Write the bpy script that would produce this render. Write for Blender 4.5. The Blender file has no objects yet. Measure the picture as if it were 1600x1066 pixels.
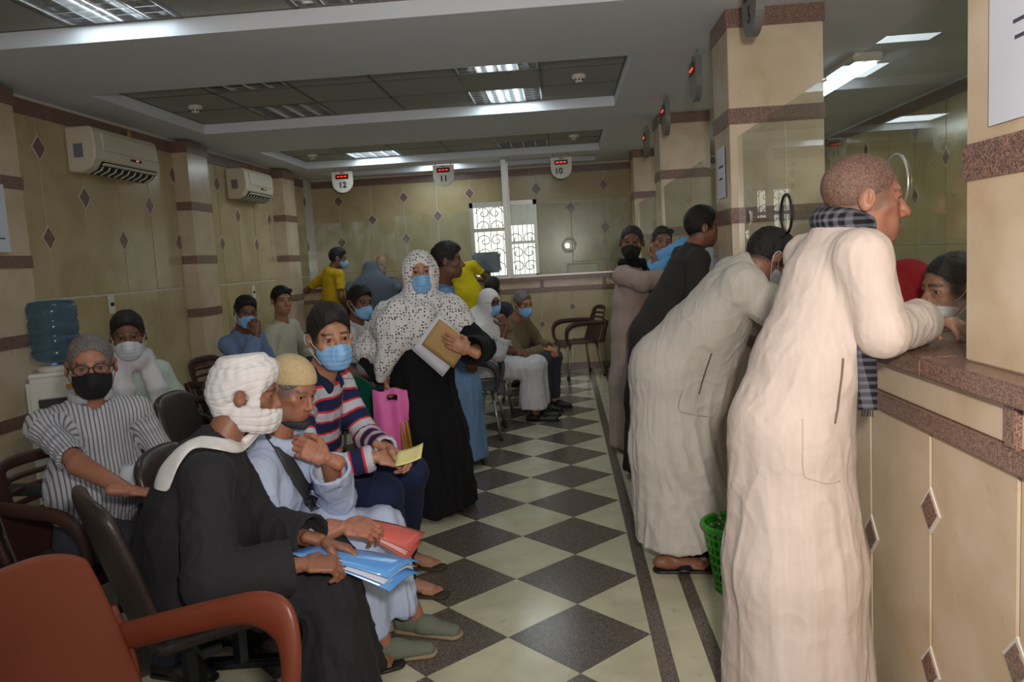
import bpy, bmesh, math, random
import numpy as np
from mathutils import Vector, Matrix, Euler

random.seed(7)
SC = bpy.context.scene
COL = SC.collection
PI = math.pi

# ------------------------------------------------------------------ camera
CAM_F, CAM_H = 1221.688, 1.5073
_yaw, _pitch, _roll = -.0693388, .1060953, -.0574517
_F = np.array([math.sin(_yaw)*math.cos(_pitch), math.cos(_yaw)*math.cos(_pitch), -math.sin(_pitch)])
_r = np.array([math.cos(_yaw), -math.sin(_yaw), 0.]); _u = np.cross(_r, _F)
_R = _r*math.cos(_roll)+_u*math.sin(_roll); _U = -_r*math.sin(_roll)+_u*math.cos(_roll)
def ray(x, y): return _F+_R*(x-800)/CAM_F-_U*(y-533)/CAM_F
def at(x, y, Y):
    """the point of the room at depth Y that the photograph shows at x, y"""
    d = ray(x, y); return np.array([0, 0, CAM_H])+d*Y/d[1]
cd = bpy.data.cameras.new('camera'); cam = bpy.data.objects.new('camera', cd); COL.objects.link(cam)
cd.sensor_width = 36; cd.lens = CAM_F/1600*36; cd.clip_start = .05
cam.matrix_world = Matrix(((_R[0], _U[0], -_F[0], 0), (_R[1], _U[1], -_F[1], 0), (_R[2], _U[2], -_F[2], CAM_H), (0, 0, 0, 1)))
SC.camera = cam
# ------------------------------------------------------------------ world, lamps, exposure
SC.view_settings.view_transform = 'Standard'; SC.view_settings.look = 'None'
SC.view_settings.gamma = 1; SC.view_settings.use_curve_mapping = False
SC.view_settings.exposure = 0.36
W = bpy.data.worlds.new('daylight'); SC.world = W; W.use_nodes = True
W.node_tree.nodes['Background'].inputs[0].default_value = (.93, .96, 1, 1)
W.node_tree.nodes['Background'].inputs[1].default_value = .42
def lamp(name, kind, loc, energy, color, size=.1, sizey=None, target=None, spot=None):
    l = bpy.data.lights.new(name, kind); o = bpy.data.objects.new(name, l); COL.objects.link(o)
    o.location = loc; l.energy = energy; l.color = color
    if kind == 'AREA':
        l.shape = 'RECTANGLE'; l.size = size; l.size_y = sizey or size
    else: l.shadow_soft_size = size
    if spot: l.spot_size = spot; l.spot_blend = 1.
    if target is not None:
        o.rotation_euler = (Vector(target)-Vector(loc)).to_track_quat('-Z', 'Y').to_euler()
    return o
# the flash on the camera and the daylight from the entrance behind it
lamp('camera_flash', 'SPOT', (.16, -.02, 1.74), 180, (1, .92, .85), .06, target=(.6, 5, 1.45), spot=math.radians(118))

# ------------------------------------------------------------------ helpers: objects
def props(o, label=None, cat=None, group=None, kind=None):
    if label: o['label'] = label
    if cat: o['category'] = cat
    if group: o['group'] = group
    if kind: o['kind'] = kind
    return o
def empty(name, loc=(0, 0, 0), rz=0, label=None, cat=None, group=None, kind=None):
    o = bpy.data.objects.new(name, None); COL.objects.link(o)
    o.location = loc; o.rotation_euler = (0, 0, rz); o.empty_display_size = .1
    return props(o, label, cat, group, kind)
def link(name, me, mat=None, parent=None, smooth=True, loc=None):
    if mat is not None and not me.materials:
        for m in (mat if isinstance(mat, (list, tuple)) else [mat]): me.materials.append(m)
    if smooth and len(me.polygons): me.polygons.foreach_set('use_smooth', np.ones(len(me.polygons), bool))
    o = bpy.data.objects.new(name, me); COL.objects.link(o)
    if parent: o.parent = parent
    if loc is not None: o.location = loc
    return o
def arrmesh(name, V, F):
    """mesh from an N x 3 array and an M x 4 array of quads"""
    me = bpy.data.meshes.new(name); V = np.asarray(V, np.float32); F = np.asarray(F, np.int32)
    me.vertices.add(len(V)); me.vertices.foreach_set('co', V.ravel())
    me.loops.add(F.size); me.loops.foreach_set('vertex_index', F.ravel())
    me.polygons.add(len(F)); me.polygons.foreach_set('loop_start', np.arange(0, F.size, F.shape[1], dtype=np.int32))
    me.polygons.foreach_set('loop_total', np.full(len(F), F.shape[1], np.int32))
    me.update(calc_edges=True); return me
class MB:
    """collects simple shapes for ONE mesh object"""
    def __init__(s): s.v = []; s.f = []
    def add(s, vs, fs):
        n = len(s.v); s.v += [tuple(map(float, v)) for v in vs]; s.f += [tuple(i+n for i in f) for f in fs]; return s
    def box(s, lo, hi, bev=0.):
        x0, y0, z0 = lo; x1, y1, z1 = hi
        if bev <= 0:
            return s.add([(x0, y0, z0), (x1, y0, z0), (x1, y1, z0), (x0, y1, z0), (x0, y0, z1), (x1, y0, z1), (x1, y1, z1), (x0, y1, z1)],
                         [(0, 3, 2, 1), (4, 5, 6, 7), (0, 1, 5, 4), (1, 2, 6, 5), (2, 3, 7, 6), (3, 0, 4, 7)])
        bm = bmesh.new(); bmesh.ops.create_cube(bm, size=1)
        for v in bm.verts: v.co = ((x0+x1)/2+v.co.x*(x1-x0), (y0+y1)/2+v.co.y*(y1-y0), (z0+z1)/2+v.co.z*(z1-z0))
        bmesh.ops.bevel(bm, geom=bm.edges[:], offset=bev, segments=2, affect='EDGES')
        s.add([v.co for v in bm.verts], [[v.index for v in f.verts] for f in bm.faces]) if not bm.verts.index_update() else 0
        bm.free(); return s
    def tube(s, pts, r, n=8, cap=True, flat=None):
        """round bar along pts; flat=(axis, scale) widens it along an axis"""
        P = [np.array(p, float) for p in pts]; rs = r if isinstance(r, (list, tuple)) else [r]*len(P); vs = []; pu = None
        for i, p in enumerate(P):
            t = P[min(i+1, len(P)-1)]-P[max(i-1, 0)]; t /= np.linalg.norm(t)+1e-9
            if pu is None: a = np.array([0, 0, 1.]) if abs(t[2]) < .9 else np.array([1., 0, 0])
            else: a = pu
            u = a-t*(a@t); u /= np.linalg.norm(u)+1e-9; pu = u; w = np.cross(t, u)
            for k in range(n):
                o = (u*math.cos(2*PI*k/n)+w*math.sin(2*PI*k/n))*rs[i]
                if flat: ax = np.array(flat[0], float); o = o+ax*(o@ax)*(flat[1]-1)
                vs.append(p+o)
        fs = [(i*n+k, i*n+(k+1) % n, (i+1)*n+(k+1) % n, (i+1)*n+k) for i in range(len(P)-1) for k in range(n)]
        if cap: fs += [tuple(range(n-1, -1, -1)), tuple(range((len(P)-1)*n, len(P)*n))]
        return s.add(vs, fs)
    def lathe(s, prof, c=(0, 0, 0), n=24, axis='z'):
        vs = []
        for r, z in prof:
            for k in range(n):
                a = 2*PI*k/n; x, y = r*math.cos(a), r*math.sin(a)
                v = (x, y, z) if axis == 'z' else ((z, x, y) if axis == 'x' else (x, z, y))
                vs.append((c[0]+v[0], c[1]+v[1], c[2]+v[2]))
        fs = [(i*n+k, i*n+(k+1) % n, (i+1)*n+(k+1) % n, (i+1)*n+k) for i in range(len(prof)-1) for k in range(n)]
        return s.add(vs, fs)
    def prism(s, poly, a, b, axis):
        """polygon of (u, v) extruded from a to b along axis: 'x' uses u=y v=z, 'y' uses u=x v=z, 'z' uses u=x v=y"""
        def m(p, t): return {'x': (t, p[0], p[1]), 'y': (p[0], t, p[1]), 'z': (p[0], p[1], t)}[axis]
        n = len(poly)
        return s.add([m(p, a) for p in poly]+[m(p, b) for p in poly],
                     [tuple(range(n-1, -1, -1)), tuple(range(n, 2*n))]+[(k, (k+1) % n, n+(k+1) % n, n+k) for k in range(n)])
    def mesh(s, name, fix=True):
        me = bpy.data.meshes.new(name); me.from_pydata(s.v, [], s.f); me.update()
        if fix:
            bm = bmesh.new(); bm.from_mesh(me); bmesh.ops.recalc_face_normals(bm, faces=bm.faces[:]); bm.to_mesh(me); bm.free()
        return me
    def build(s, name, mat, parent=None, smooth=False, loc=None): return link(name, s.mesh(name), mat, parent, smooth, loc)
def boxo(name, lo, hi, mat, parent=None, bev=0., smooth=False): return MB().box(lo, hi, bev).build(name, mat, parent, smooth)
def sheet(name, P, mat, parent=None, th=.002, skip=None, sub=0, smooth=True, offset=0):
    """thin real sheet from a grid of points (nu x nv x 3)"""
    P = np.asarray(P, float); nu, nv = P.shape[:2]
    fs = [(i*nv+j, (i+1)*nv+j, (i+1)*nv+j+1, i*nv+j+1) for i in range(nu-1) for j in range(nv-1) if not (skip and skip(i, j))]
    me = bpy.data.meshes.new(name); me.from_pydata([tuple(p) for p in P.reshape(-1, 3)], [], fs); me.update()
    o = link(name, me, mat, parent, smooth)
    m = o.modifiers.new('thickness', 'SOLIDIFY'); m.thickness = th; m.offset = offset
    if sub: s = o.modifiers.new('smooth', 'SUBSURF'); s.levels = s.render_levels = sub
    return o
def spline(pts, n=8):
    P = [np.array(p, float) for p in pts]; out = []
    for i in range(len(P)-1):
        p0, p1, p2, p3 = P[max(i-1, 0)], P[i], P[i+1], P[min(i+2, len(P)-1)]
        for k in range(n):
            t = k/n; out.append(.5*(2*p1+(p2-p0)*t+(2*p0-5*p1+4*p2-p3)*t*t+(3*p1-p0-3*p2+p3)*t**3))
    out.append(P[-1]); return out

# ------------------------------------------------------------------ helpers: materials
def mat(name, col, rough=.6, metal=0., noise=None, bump=None, spec=.5, trans=0., emit=None, sheen=0.):
    """noise=(scale, col2, amount, detail) mottling; bump=(scale, strength)"""
    m = bpy.data.materials.new(name); m.use_nodes = True; nt = m.node_tree; b = nt.nodes['Principled BSDF']
    b.inputs['Base Color'].default_value = (*col, 1); b.inputs['Roughness'].default_value = rough; b.inputs['Metallic'].default_value = metal
    b.inputs['Specular IOR Level'].default_value = spec
    if trans: b.inputs['Transmission Weight'].default_value = trans
    if sheen: b.inputs['Sheen Weight'].default_value = sheen
    if emit: b.inputs['Emission Color'].default_value = (*emit[0], 1); b.inputs['Emission Strength'].default_value = emit[1]
    tc = nt.nodes.new('ShaderNodeTexCoord')
    if noise:
        n = nt.nodes.new('ShaderNodeTexNoise'); n.inputs['Scale'].default_value = noise[0]; n.inputs['Detail'].default_value = noise[3] if len(noise) > 3 else 5
        nt.links.new(tc.outputs['Object'], n.inputs['Vector'])
        r = nt.nodes.new('ShaderNodeMapRange'); r.inputs[1].default_value = .35; r.inputs[2].default_value = .68; r.inputs[4].default_value = noise[2]
        nt.links.new(n.outputs[0], r.inputs[0])
        x = nt.nodes.new('ShaderNodeMix'); x.data_type = 'RGBA'; x.inputs[6].default_value = (*col, 1); x.inputs[7].default_value = (*noise[1], 1)
        nt.links.new(r.outputs[0], x.inputs[0]); nt.links.new(x.outputs[2], b.inputs['Base Color'])
    if bump:
        n2 = nt.nodes.new('ShaderNodeTexNoise'); n2.inputs['Scale'].default_value = bump[0]; n2.inputs['Detail'].default_value = 4
        nt.links.new(tc.outputs['Object'], n2.inputs['Vector'])
        bp = nt.nodes.new('ShaderNodeBump'); bp.inputs['Strength'].default_value = bump[1]; bp.inputs['Distance'].default_value = .01
        nt.links.new(n2.outputs[0], bp.inputs['Height']); nt.links.new(bp.outputs[0], b.inputs['Normal'])
    return m
def lin(*c):
    """8-bit sRGB to linear"""
    return tuple(((v/255)/12.92 if v <= 10 else ((v/255+.055)/1.055)**2.4) for v in c)
def granite(name, a, b_, c, scale=220, rough=.35):
    m = mat(name, a, rough); nt = m.node_tree; b = nt.nodes['Principled BSDF']
    tc = nt.nodes.new('ShaderNodeNewGeometry'); v = nt.nodes.new('ShaderNodeTexVoronoi'); v.inputs['Scale'].default_value = scale
    nt.links.new(tc.outputs['Position'], v.inputs['Vector'])
    sp = nt.nodes.new('ShaderNodeSeparateColor'); nt.links.new(v.outputs['Color'], sp.inputs[0])
    r = nt.nodes.new('ShaderNodeValToRGB'); r.color_ramp.interpolation = 'CONSTANT'
    r.color_ramp.elements[0].color = (*a, 1); r.color_ramp.elements[1].color = (*b_, 1); r.color_ramp.elements[1].position = .45
    e = r.color_ramp.elements.new(.78); e.color = (*c, 1)
    nt.links.new(sp.outputs[0], r.inputs[0]); nt.links.new(r.outputs[0], b.inputs['Base Color'])
    return m
def marble(name, a, b_, c, scale=3.2, rough=.22, spot=None):
    """cream stone: soft world-space mottling and small veins"""
    m = mat(name, a, rough); nt = m.node_tree; b = nt.nodes['Principled BSDF']
    g = nt.nodes.new('ShaderNodeNewGeometry'); oi = nt.nodes.new('ShaderNodeObjectInfo')
    n = nt.nodes.new('ShaderNodeTexNoise'); n.inputs['Scale'].default_value = scale; n.inputs['Detail'].default_value = 6; n.inputs['Distortion'].default_value = .6
    add = nt.nodes.new('ShaderNodeVectorMath'); add.operation = 'ADD'
    nt.links.new(g.outputs['Position'], add.inputs[0]); nt.links.new(oi.outputs['Random'], add.inputs[1]); nt.links.new(add.outputs[0], n.inputs['Vector'])
    r = nt.nodes.new('ShaderNodeValToRGB'); r.color_ramp.elements[0].color = (*b_, 1); r.color_ramp.elements[0].position = .3
    r.color_ramp.elements[1].color = (*a, 1); r.color_ramp.elements[1].position = .62
    nt.links.new(n.outputs[0], r.inputs[0])
    n2 = nt.nodes.new('ShaderNodeTexNoise'); n2.inputs['Scale'].default_value = 18; n2.inputs['Detail'].default_value = 8; n2.inputs['Roughness'].default_value = .7
    nt.links.new(add.outputs[0], n2.inputs['Vector'])
    mr = nt.nodes.new('ShaderNodeMapRange'); mr.inputs[1].default_value = .60; mr.inputs[2].default_value = .72; mr.inputs[4].default_value = .42
    nt.links.new(n2.outputs[0], mr.inputs[0])
    x = nt.nodes.new('ShaderNodeMix'); x.data_type = 'RGBA'; x.inputs[7].default_value = (*c, 1)
    nt.links.new(mr.outputs[0], x.inputs[0]); nt.links.new(r.outputs[0], x.inputs[6]); nt.links.new(x.outputs[2], b.inputs['Base Color'])
    return m
def glass(name, tint=(1, 1, 1), rough=.0, ior=1.5, dirt=0.):
    m = bpy.data.materials.new(name); m.use_nodes = True; nt = m.node_tree; nt.nodes.clear()
    o = nt.nodes.new('ShaderNodeOutputMaterial'); t = nt.nodes.new('ShaderNodeBsdfTransparent'); t.inputs[0].default_value = (*tint, 1)
    g = nt.nodes.new('ShaderNodeBsdfGlossy'); g.inputs['Roughness'].default_value = rough
    f = nt.nodes.new('ShaderNodeFresnel'); f.inputs[0].default_value = ior; x = nt.nodes.new('ShaderNodeMixShader')
    gg = nt.nodes.new('ShaderNodeNewGeometry'); sb = nt.nodes.new('ShaderNodeMath'); sb.operation = 'SUBTRACT'; sb.inputs[0].default_value = 1
    mu = nt.nodes.new('ShaderNodeMath'); mu.operation = 'MULTIPLY'; nt.links.new(gg.outputs['Backfacing'], sb.inputs[1]); nt.links.new(sb.outputs[0], mu.inputs[1]); nt.links.new(f.outputs[0], mu.inputs[0])
    nt.links.new(mu.outputs[0], x.inputs[0]); nt.links.new(t.outputs[0], x.inputs[1]); nt.links.new(g.outputs[0], x.inputs[2]); nt.links.new(x.outputs[0], o.inputs[0])
    if dirt:
        df = nt.nodes.new('ShaderNodeBsdfDiffuse'); df.inputs[0].default_value = (.8, .8, .76, 1); x2 = nt.nodes.new('ShaderNodeMixShader')
        tc = nt.nodes.new('ShaderNodeTexCoord'); mp = nt.nodes.new('ShaderNodeMapping'); mp.inputs['Scale'].default_value = (1, 1, .5); n = nt.nodes.new('ShaderNodeTexNoise'); n.inputs['Scale'].default_value = 7; n.inputs['Detail'].default_value = 9; n.inputs['Roughness'].default_value = .72
        nt.links.new(tc.outputs['Object'], mp.inputs[0]); nt.links.new(mp.outputs[0], n.inputs['Vector'])
        mr = nt.nodes.new('ShaderNodeMapRange'); mr.inputs[1].default_value = .45; mr.inputs[2].default_value = .8; mr.inputs[4].default_value = dirt
        nt.links.new(n.outputs[0], mr.inputs[0]); nt.links.new(mr.outputs[0], x2.inputs[0]); nt.links.new(x.outputs[0], x2.inputs[1]); nt.links.new(df.outputs[0], x2.inputs[2]); nt.links.new(x2.outputs[0], o.inputs[0])
    return m
M = {}
M['floor_light'] = marble('cream_floor_tile', lin(214, 208, 178), lin(194, 187, 157), lin(128, 116, 92), 5, .16)
M['floor_dark'] = granite('grey_granite_floor', lin(104, 94, 86), lin(82, 74, 68), lin(132, 118, 106), 260, .2)
M['band'] = granite('red_granite_band', lin(134, 104, 92), lin(92, 76, 70), lin(160, 122, 104), 300, .3)
M['wall'] = marble('cream_wall_panel', lin(196, 178, 138), lin(178, 158, 116), lin(146, 120, 80), 2.4, .2)
M['pillar'] = marble('warm_cream_pillar', lin(214, 194, 168), lin(198, 174, 142), lin(176, 140, 100), 4, .22)
M['grout'] = mat('pale_grout', lin(218, 212, 198), .6)
M['floor_grout'] = mat('floor_grout', lin(140, 130, 110), .7)
M['ceil'] = mat('painted_ceiling', lin(230, 234, 241), .85, noise=(1.3, lin(222, 226, 232), .6))
M['ctile'] = mat('ceiling_tile', lin(176, 176, 168), .9, noise=(60, lin(150, 150, 144), .7))
M['tbar'] = mat('ceiling_grid_bar', lin(110, 108, 104), .5)
M['white'] = mat('white_plastic', lin(225, 220, 208), .35)
M['ac'] = mat('aged_cream_plastic', lin(222, 212, 190), .38, noise=(2, lin(212, 200, 176), .6))
M['dark'] = mat('dark_plastic', lin(28, 27, 27), .45)
M['black_metal'] = mat('black_metal', lin(20, 20, 22), .4)
M['chrome'] = mat('grey_steel', lin(170, 170, 170), .28, .9)
M['alu'] = mat('brushed_aluminium', lin(190, 188, 180), .35, .75)
M['louvre'] = mat('polished_louvre', lin(225, 225, 225), .12, .85)
M['tube_on'] = mat('lit_tube', (1, 1, 1), .5, emit=((.78, .93, 1), 5.))
M['tube_off'] = mat('unlit_tube', lin(230, 230, 228), .4)
M['red_led'] = mat('red_led', (.6, .02, .01), .4, emit=((1, .04, .02), 2.6))
M['led_back'] = mat('dim_red_display', lin(90, 10, 10), .3)
M['glass'] = glass('counter_glass', (.94, .965, .94))
M['smudged'] = glass('smudged_counter_glass', (.95, .97, .95), dirt=.2)
M['pane'] = glass('window_pane', (.95, .97, .98))
M['panel_glow'] = mat('glowing_panel', (1, 1, 1), .9, emit=((1, .95, .86), .85))
M['iron'] = mat('wrought_iron', lin(150, 140, 126), .6)
M['paper'] = mat('white_paper', lin(214, 216, 226), .8, noise=(4, lin(204, 205, 214), .5))
M['ink'] = mat('dark_ink', lin(70, 70, 80), .8)
M['socket'] = mat('socket_cream', lin(226, 222, 196), .4)

# ------------------------------------------------------------------ the room shell
XL, XG, YB, ZC = -3.6, 1.0, 11.4, 2.79          # left wall, counter glass, back wall, ceiling
YC = 10.23                                        # front of the back counter
XC = .95                                          # front of the right counter

# floor: base slab, diamond tiles, granite strips
floor = props(boxo('floor', (-3.75, -1.2, -.12), (4.2, 11.6, -.006), M['floor_grout']), kind='structure')
D = .566; X0 = .276; Y0 = 2.69
def clip_poly(poly, ax, lim, keep_less):
    out = []
    for i in range(len(poly)):
        a, b = poly[i], poly[(i+1) % len(poly)]; ia = (a[ax] <= lim) if keep_less else (a[ax] >= lim); ib = (b[ax] <= lim) if keep_less else (b[ax] >= lim)
        if ia: out.append(a)
        if ia != ib:
            t = (lim-a[ax])/(b[ax]-a[ax]); out.append((a[0]+t*(b[0]-a[0]), a[1]+t*(b[1]-a[1])))
    return out
rest = {0: MB(), 1: MB()}; tiles = []
full = {}
hd = D/2-.0016
dia = [(-hd, 0), (0, -hd), (hd, 0), (0, hd)]
for c in (0, 1):
    full[c] = MB().prism(dia, -.006, 0, 'z').mesh('tile')
for i in range(0, 15):
    for j in range(-8, 30):
        if (i+j) % 2: continue
        cx, cy = X0-i*D/2, Y0+j*D/2
        if cy > YC+.3 or cx < XL-.3 or cy < -.9: continue
        c = 1 if i % 2 else 0
        poly = [(cx+p[0], cy+p[1]) for p in dia]
        whole = cx+hd <= X0 and cx-hd >= XL and cy+hd <= YC
        if not whole:
            for ax, lim, kl in ((0, X0-.001, True), (0, XL, False), (1, YC, True)):
                poly = clip_poly(poly, ax, lim, kl) if len(poly) > 2 else poly
            if len(poly) < 3: continue
        # vertices R(k) sit on the strip: dark diamonds are the ones centred half a diagonal left of it
        tiles.append((cx, cy, c, whole, poly))
tiles.sort(key=lambda t: (t[1] < 1.5, abs(t[1])))
for n, (cx, cy, c, whole, poly) in enumerate(tiles):
    m = M['floor_dark'] if c else M['floor_light']
    if n < 285:
        if whole: link('tile', full[c], m, floor, False, (cx, cy, 0))
        else: MB().prism(poly, -.006, 0, 'z').build('tile', m, floor)
    else: rest[c].prism(poly, -.006, 0, 'z')
for c in (0, 1):
    if rest[c].v: props(rest[c].build('tile_field', M['floor_dark'] if c else M['floor_light'], floor), kind='stuff')
def strip(x0, x1, step, m, name, off=0.):
    y = -.9+off
    me = MB().prism([(x0+.001, 0), (x1-.001, 0), (x1-.001, step-.002), (x0+.001, step-.002)], -.006, 0, 'z').mesh(name)
    while y < YC-.05:
        link(name, me, m, floor, False, (0, y, 0)); y += step
strip(.276, .336, .8, M['floor_dark'], 'granite_strip')
strip(.336, .462, .5, M['floor_light'], 'border_tile', .2)
strip(.462, .518, .8, M['floor_dark'], 'granite_strip', .3)
strip(.518, .95, .5, M['floor_light'], 'border_tile', .1)

# walls clad with stone panels and diamond insets
DI = .076
def diamond(parent, o, u, n, m=None, sc=1.):
    """square inset standing on its corner at o; u along the wall, n out of the wall"""
    o, u, n = (np.array(v, float) for v in (o, u, n)); z = np.array([0, 0, 1.])
    for r, h, mm, nm in ((DI*sc+.014, .0035, M['grout'], 'inset_border'), (DI*sc, .006, m or M['band'], 'diamond_inset')):
        vs = [o+u*r*a*.85+z*r*b+n*k for k in (-.01, h) for a, b in ((-1, 0), (0, -1), (1, 0), (0, 1))]
        MB().add(vs, [(3, 2, 1, 0), (4, 5, 6, 7), (0, 1, 5, 4), (1, 2, 6, 5), (2, 3, 7, 6), (3, 0, 4, 7)]).build(nm, mm, parent)
def panel(parent, lo, hi, name='panel', m=None, bev=.002): return boxo(name, lo, hi, m or M['wall'], parent, bev)

wl = props(boxo('wall_left', (XL-.15, -1.2, -.1), (XL, YB+.15, ZC+.3), M['grout']), kind='structure')
js = [5.335+.472*k for k in range(-8, 13)]
for a, b in zip(js[:-1], js[1:]):
    panel(wl, (XL-.005, a+.007, 1.408), (XL+.008, b-.007, 2.655)); panel(wl, (XL-.005, a+.007, .1), (XL+.008, b-.007, 1.392))
y = js[0]
while y < js[-1]-.1:
    boxo('granite_band', (XL-.005, y, 2.66), (XL+.014, min(y+.8, js[-1])-.002, 2.765), M['band'], wl); y += .8
for k, yj in enumerate(js):
    if yj < 4.4: continue
    for z in ((2.455, 1.83) if k % 2 == 0 else (2.145,)): diamond(wl, (XL+.008, yj, z), (0, 1, 0), (1, 0, 0))
bb = boxo('baseboard_left', (XL, -1.2, 0), (XL+.016, YB, .1), M['band']); props(bb, kind='structure')
def pilaster(y0, y1, xo, zt=2.765):
    o = props(boxo('pilaster', (XL, y0, 0), (xo, y1, zt), M['pillar'], None, .004), kind='structure')
    for z in (2.165, 1.66, 1.155, .65):
        boxo('granite_band', (XL+.01, y0-.006, z-.04), (xo+.006, y1+.006, z+.04), M['band'], o)
    boxo('granite_band', (XL+.01, y0-.008, 2.66), (xo+.008, y1+.008, 2.766), M['band'], o)
    return o
pilaster(4.1, 4.95, -3.47); pilaster(7.25, 7.68, -3.45); pilaster(9.75, 10.18, -3.44)

wb = props(boxo('wall_back', (XL-.15, YB, -.1), (-1.3, YB+.15, ZC+.3), M['grout']), kind='structure')
for lo, hi in (((-.33, YB, -.1), (4.3, YB+.15, ZC+.3)), ((-1.3, YB, -.1), (-.33, YB+.15, 1.2)), ((-1.3, YB, 2.32), (-.33, YB+.15, ZC+.3))):
    boxo('wall_section', lo, hi, M['grout'], wb)
xs = [-3.21+.4815*k for k in range(-1, 15)]
for k, (a, b) in enumerate(zip(xs[:-1], xs[1:])):
    if b <= -1.29+.02 or a >= -.27: panel(wb, (a+.006, YB-.008, 1.405), (b-.006, YB+.005, 2.66)); panel(wb, (a+.006, YB-.008, .1), (b-.006, YB+.005, 1.395))
    else:
        panel(wb, (a+.006, YB-.008, 2.33), (b-.006, YB+.005, 2.66)); panel(wb, (a+.006, YB-.008, .1), (b-.006, YB+.005, 1.19))
        if b > -.35: panel(wb, (-.325, YB-.008, 1.2), (b-.006, YB+.005, 2.325))
        if a < -1.3 and b > -1.3: panel(wb, (a+.006, YB-.008, 1.2), (-1.31, YB+.005, 2.325))
x = XL
while x < 3.4:
    boxo('granite_band', (x, YB-.014, 2.665), (min(x+.8, 3.4)-.002, YB+.005, 2.765), M['band'], wb); x += .8
for k, xj in enumerate(xs):
    for z in ((2.465, 1.87) if k % 2 == 1 else (2.17,)):
        if -1.4 < xj < -.28 and z < 2.3: continue
        diamond(wb, (xj, YB-.008, z), (1, 0, 0), (0, -1, 0))
# right wall of the clerks' room
wr = props(boxo('wall_right', (3.4, -1.2, -.1), (3.55, YB+.15, ZC+.3), M['grout']), kind='structure')
js = [1.2+.6*k for k in range(0, 17)]
for a, b in zip(js[:-1], js[1:]):
    panel(wr, (3.392, a+.004, 1.405), (3.405, b-.004, 2.66)); panel(wr, (3.392, a+.004, .1), (3.405, b-.004, 1.395))
boxo('granite_band', (3.386, 1.2, 2.665), (3.405, YB, 2.765), M['band'], wr)
for k, yj in enumerate(js):
    for z in ((2.465, 1.87) if k % 2 else (2.17,)): diamond(wr, (3.392, yj, z), (0, 1, 0), (-1, 0, 0))

# reflection_window: stand-in for a reflection in the counter glass, built as a grilled window
w1 = props(empty('reflection_window', (0, YB, 0)), kind='structure')
f = MB()
for lo, hi in (((-1.3, -.02, 1.2), (-1.25, .1, 2.32)), ((-.38, -.02, 1.2), (-.33, .1, 2.32)), ((-1.3, -.02, 2.25), (-.33, .1, 2.32)), ((-1.3, -.02, 1.2), (-.33, .1, 1.26)),
               ((-.79, -.02, 1.2), (-.72, .1, 2.32)), ((-1.27, 0, 1.90), (-.77, .06, 1.95)), ((-.74, 0, 1.70), (-.36, .06, 1.74)), ((-.74, 0, 1.97), (-.36, .08, 2.26))): f.box(lo, hi)
f.build('window_frame', M['alu'], w1)
for x0, x1, z1 in ((-1.25, -.79, 2.25), (-.72, -.38, 1.97)):
    boxo('pane', (x0, .03, 1.26), (x1, .036, z1), M['pane'], w1)
    g = MB(); cx = (x0+x1)/2
    for q in range(5): xx = x0+(x1-x0)*(q+.5)/5; g.tube([(xx, .075, 1.26), (xx, .075, z1)], .005, 5)
    for cz in np.arange(1.37, z1, .2):
        for s in (-1, 1):
            pts = [(cx+s*(.01+.1*(1-t/14))*math.cos(t*.62)*(1 if t else 1)+s*.09, .075, cz+(.1*(1-t/15))*math.sin(t*.62)) for t in range(13)]
            g.tube(pts, .0065, 5)
    g.build('iron_grille', M['iron'], w1)
boxo('glow_panel', (-2.6, 12.6, -.1), (.9, 12.62, 3.2), M['panel_glow']).name = 'window_backlight'  # glowing panel added behind the stand-in window to brighten its panes
props(bpy.data.objects['window_backlight'], kind='structure')

# ceiling: slab with three coffers
ce = props(empty('ceiling', (0, 0, 0)), kind='structure')
CX0, CX1, ZT = -3.2, .53, 2.88
cof = [(2.43, 4.22), (5.38, 7.14), (8.45, 10.06), (10.5, 11.12)]
ys = [-1.2]+[v for c in cof for v in c]+[YB+.1]
for k in range(0, len(ys)-1, 2): boxo('plaster_beam', (CX0, ys[k], ZC), (CX1, ys[k+1], ZC+.14), M['ceil'], ce)
boxo('plaster_border', (XL-.1, -1.2, ZC), (CX0, YB+.1, ZC+.14), M['ceil'], ce); boxo('plaster_border', (CX1, -1.2, ZC), (3.5, YB+.1, ZC+.14), M['ceil'], ce)
boxo('ceiling_void', (XL-.1, -1.2, ZC+.22), (3.5, YB+.1, ZC+.3), M['ctile'], ce)
tw = (CX1-CX0)/6
lights = {(0, 1, 2): (1, 'lit'), (0, 3, 2): (1, 'off'), (1, 1, 2): (0, 'off'), (1, 4, 2): (1, 'lit'), (1, 1, 0): (0, 'off'), (1, 4, 0): (1, 'lit'),
          (2, 1, 2): (1, 'lit'), (3, 2, 0): (1, 'lit'), (2, 4, 2): (0, 'off'), (2, 1, 0): (1, 'lit'), (2, 4, 0): (1, 'lit'), (0, 4, 0): (1, 'lit')}
for ci, (y0, y1) in enumerate(cof):
    nr = 3 if ci < 3 else 1; th = (y1-y0)/nr
    for i in range(6):
        for j in range(nr):
            if (ci, i, j) in lights: continue
            a = CX0+i*tw; b = y0+j*th
            boxo('ceiling_tile', (a+.012, b+.012, ZT), (a+tw-.012, b+th-.012, ZT+.015), M['ctile'], ce)
    g = MB()
    for i in range(7): g.box((CX0+i*tw-.012, y0, ZT-.004), (CX0+i*tw+.012, y1, ZT+.03))
    for j in range(nr+1): g.box((CX0, y0+j*th-.012, ZT-.004), (CX1, y0+j*th+.012, ZT+.03))
    g.build('grid_bars', M['tbar'], ce)
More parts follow.
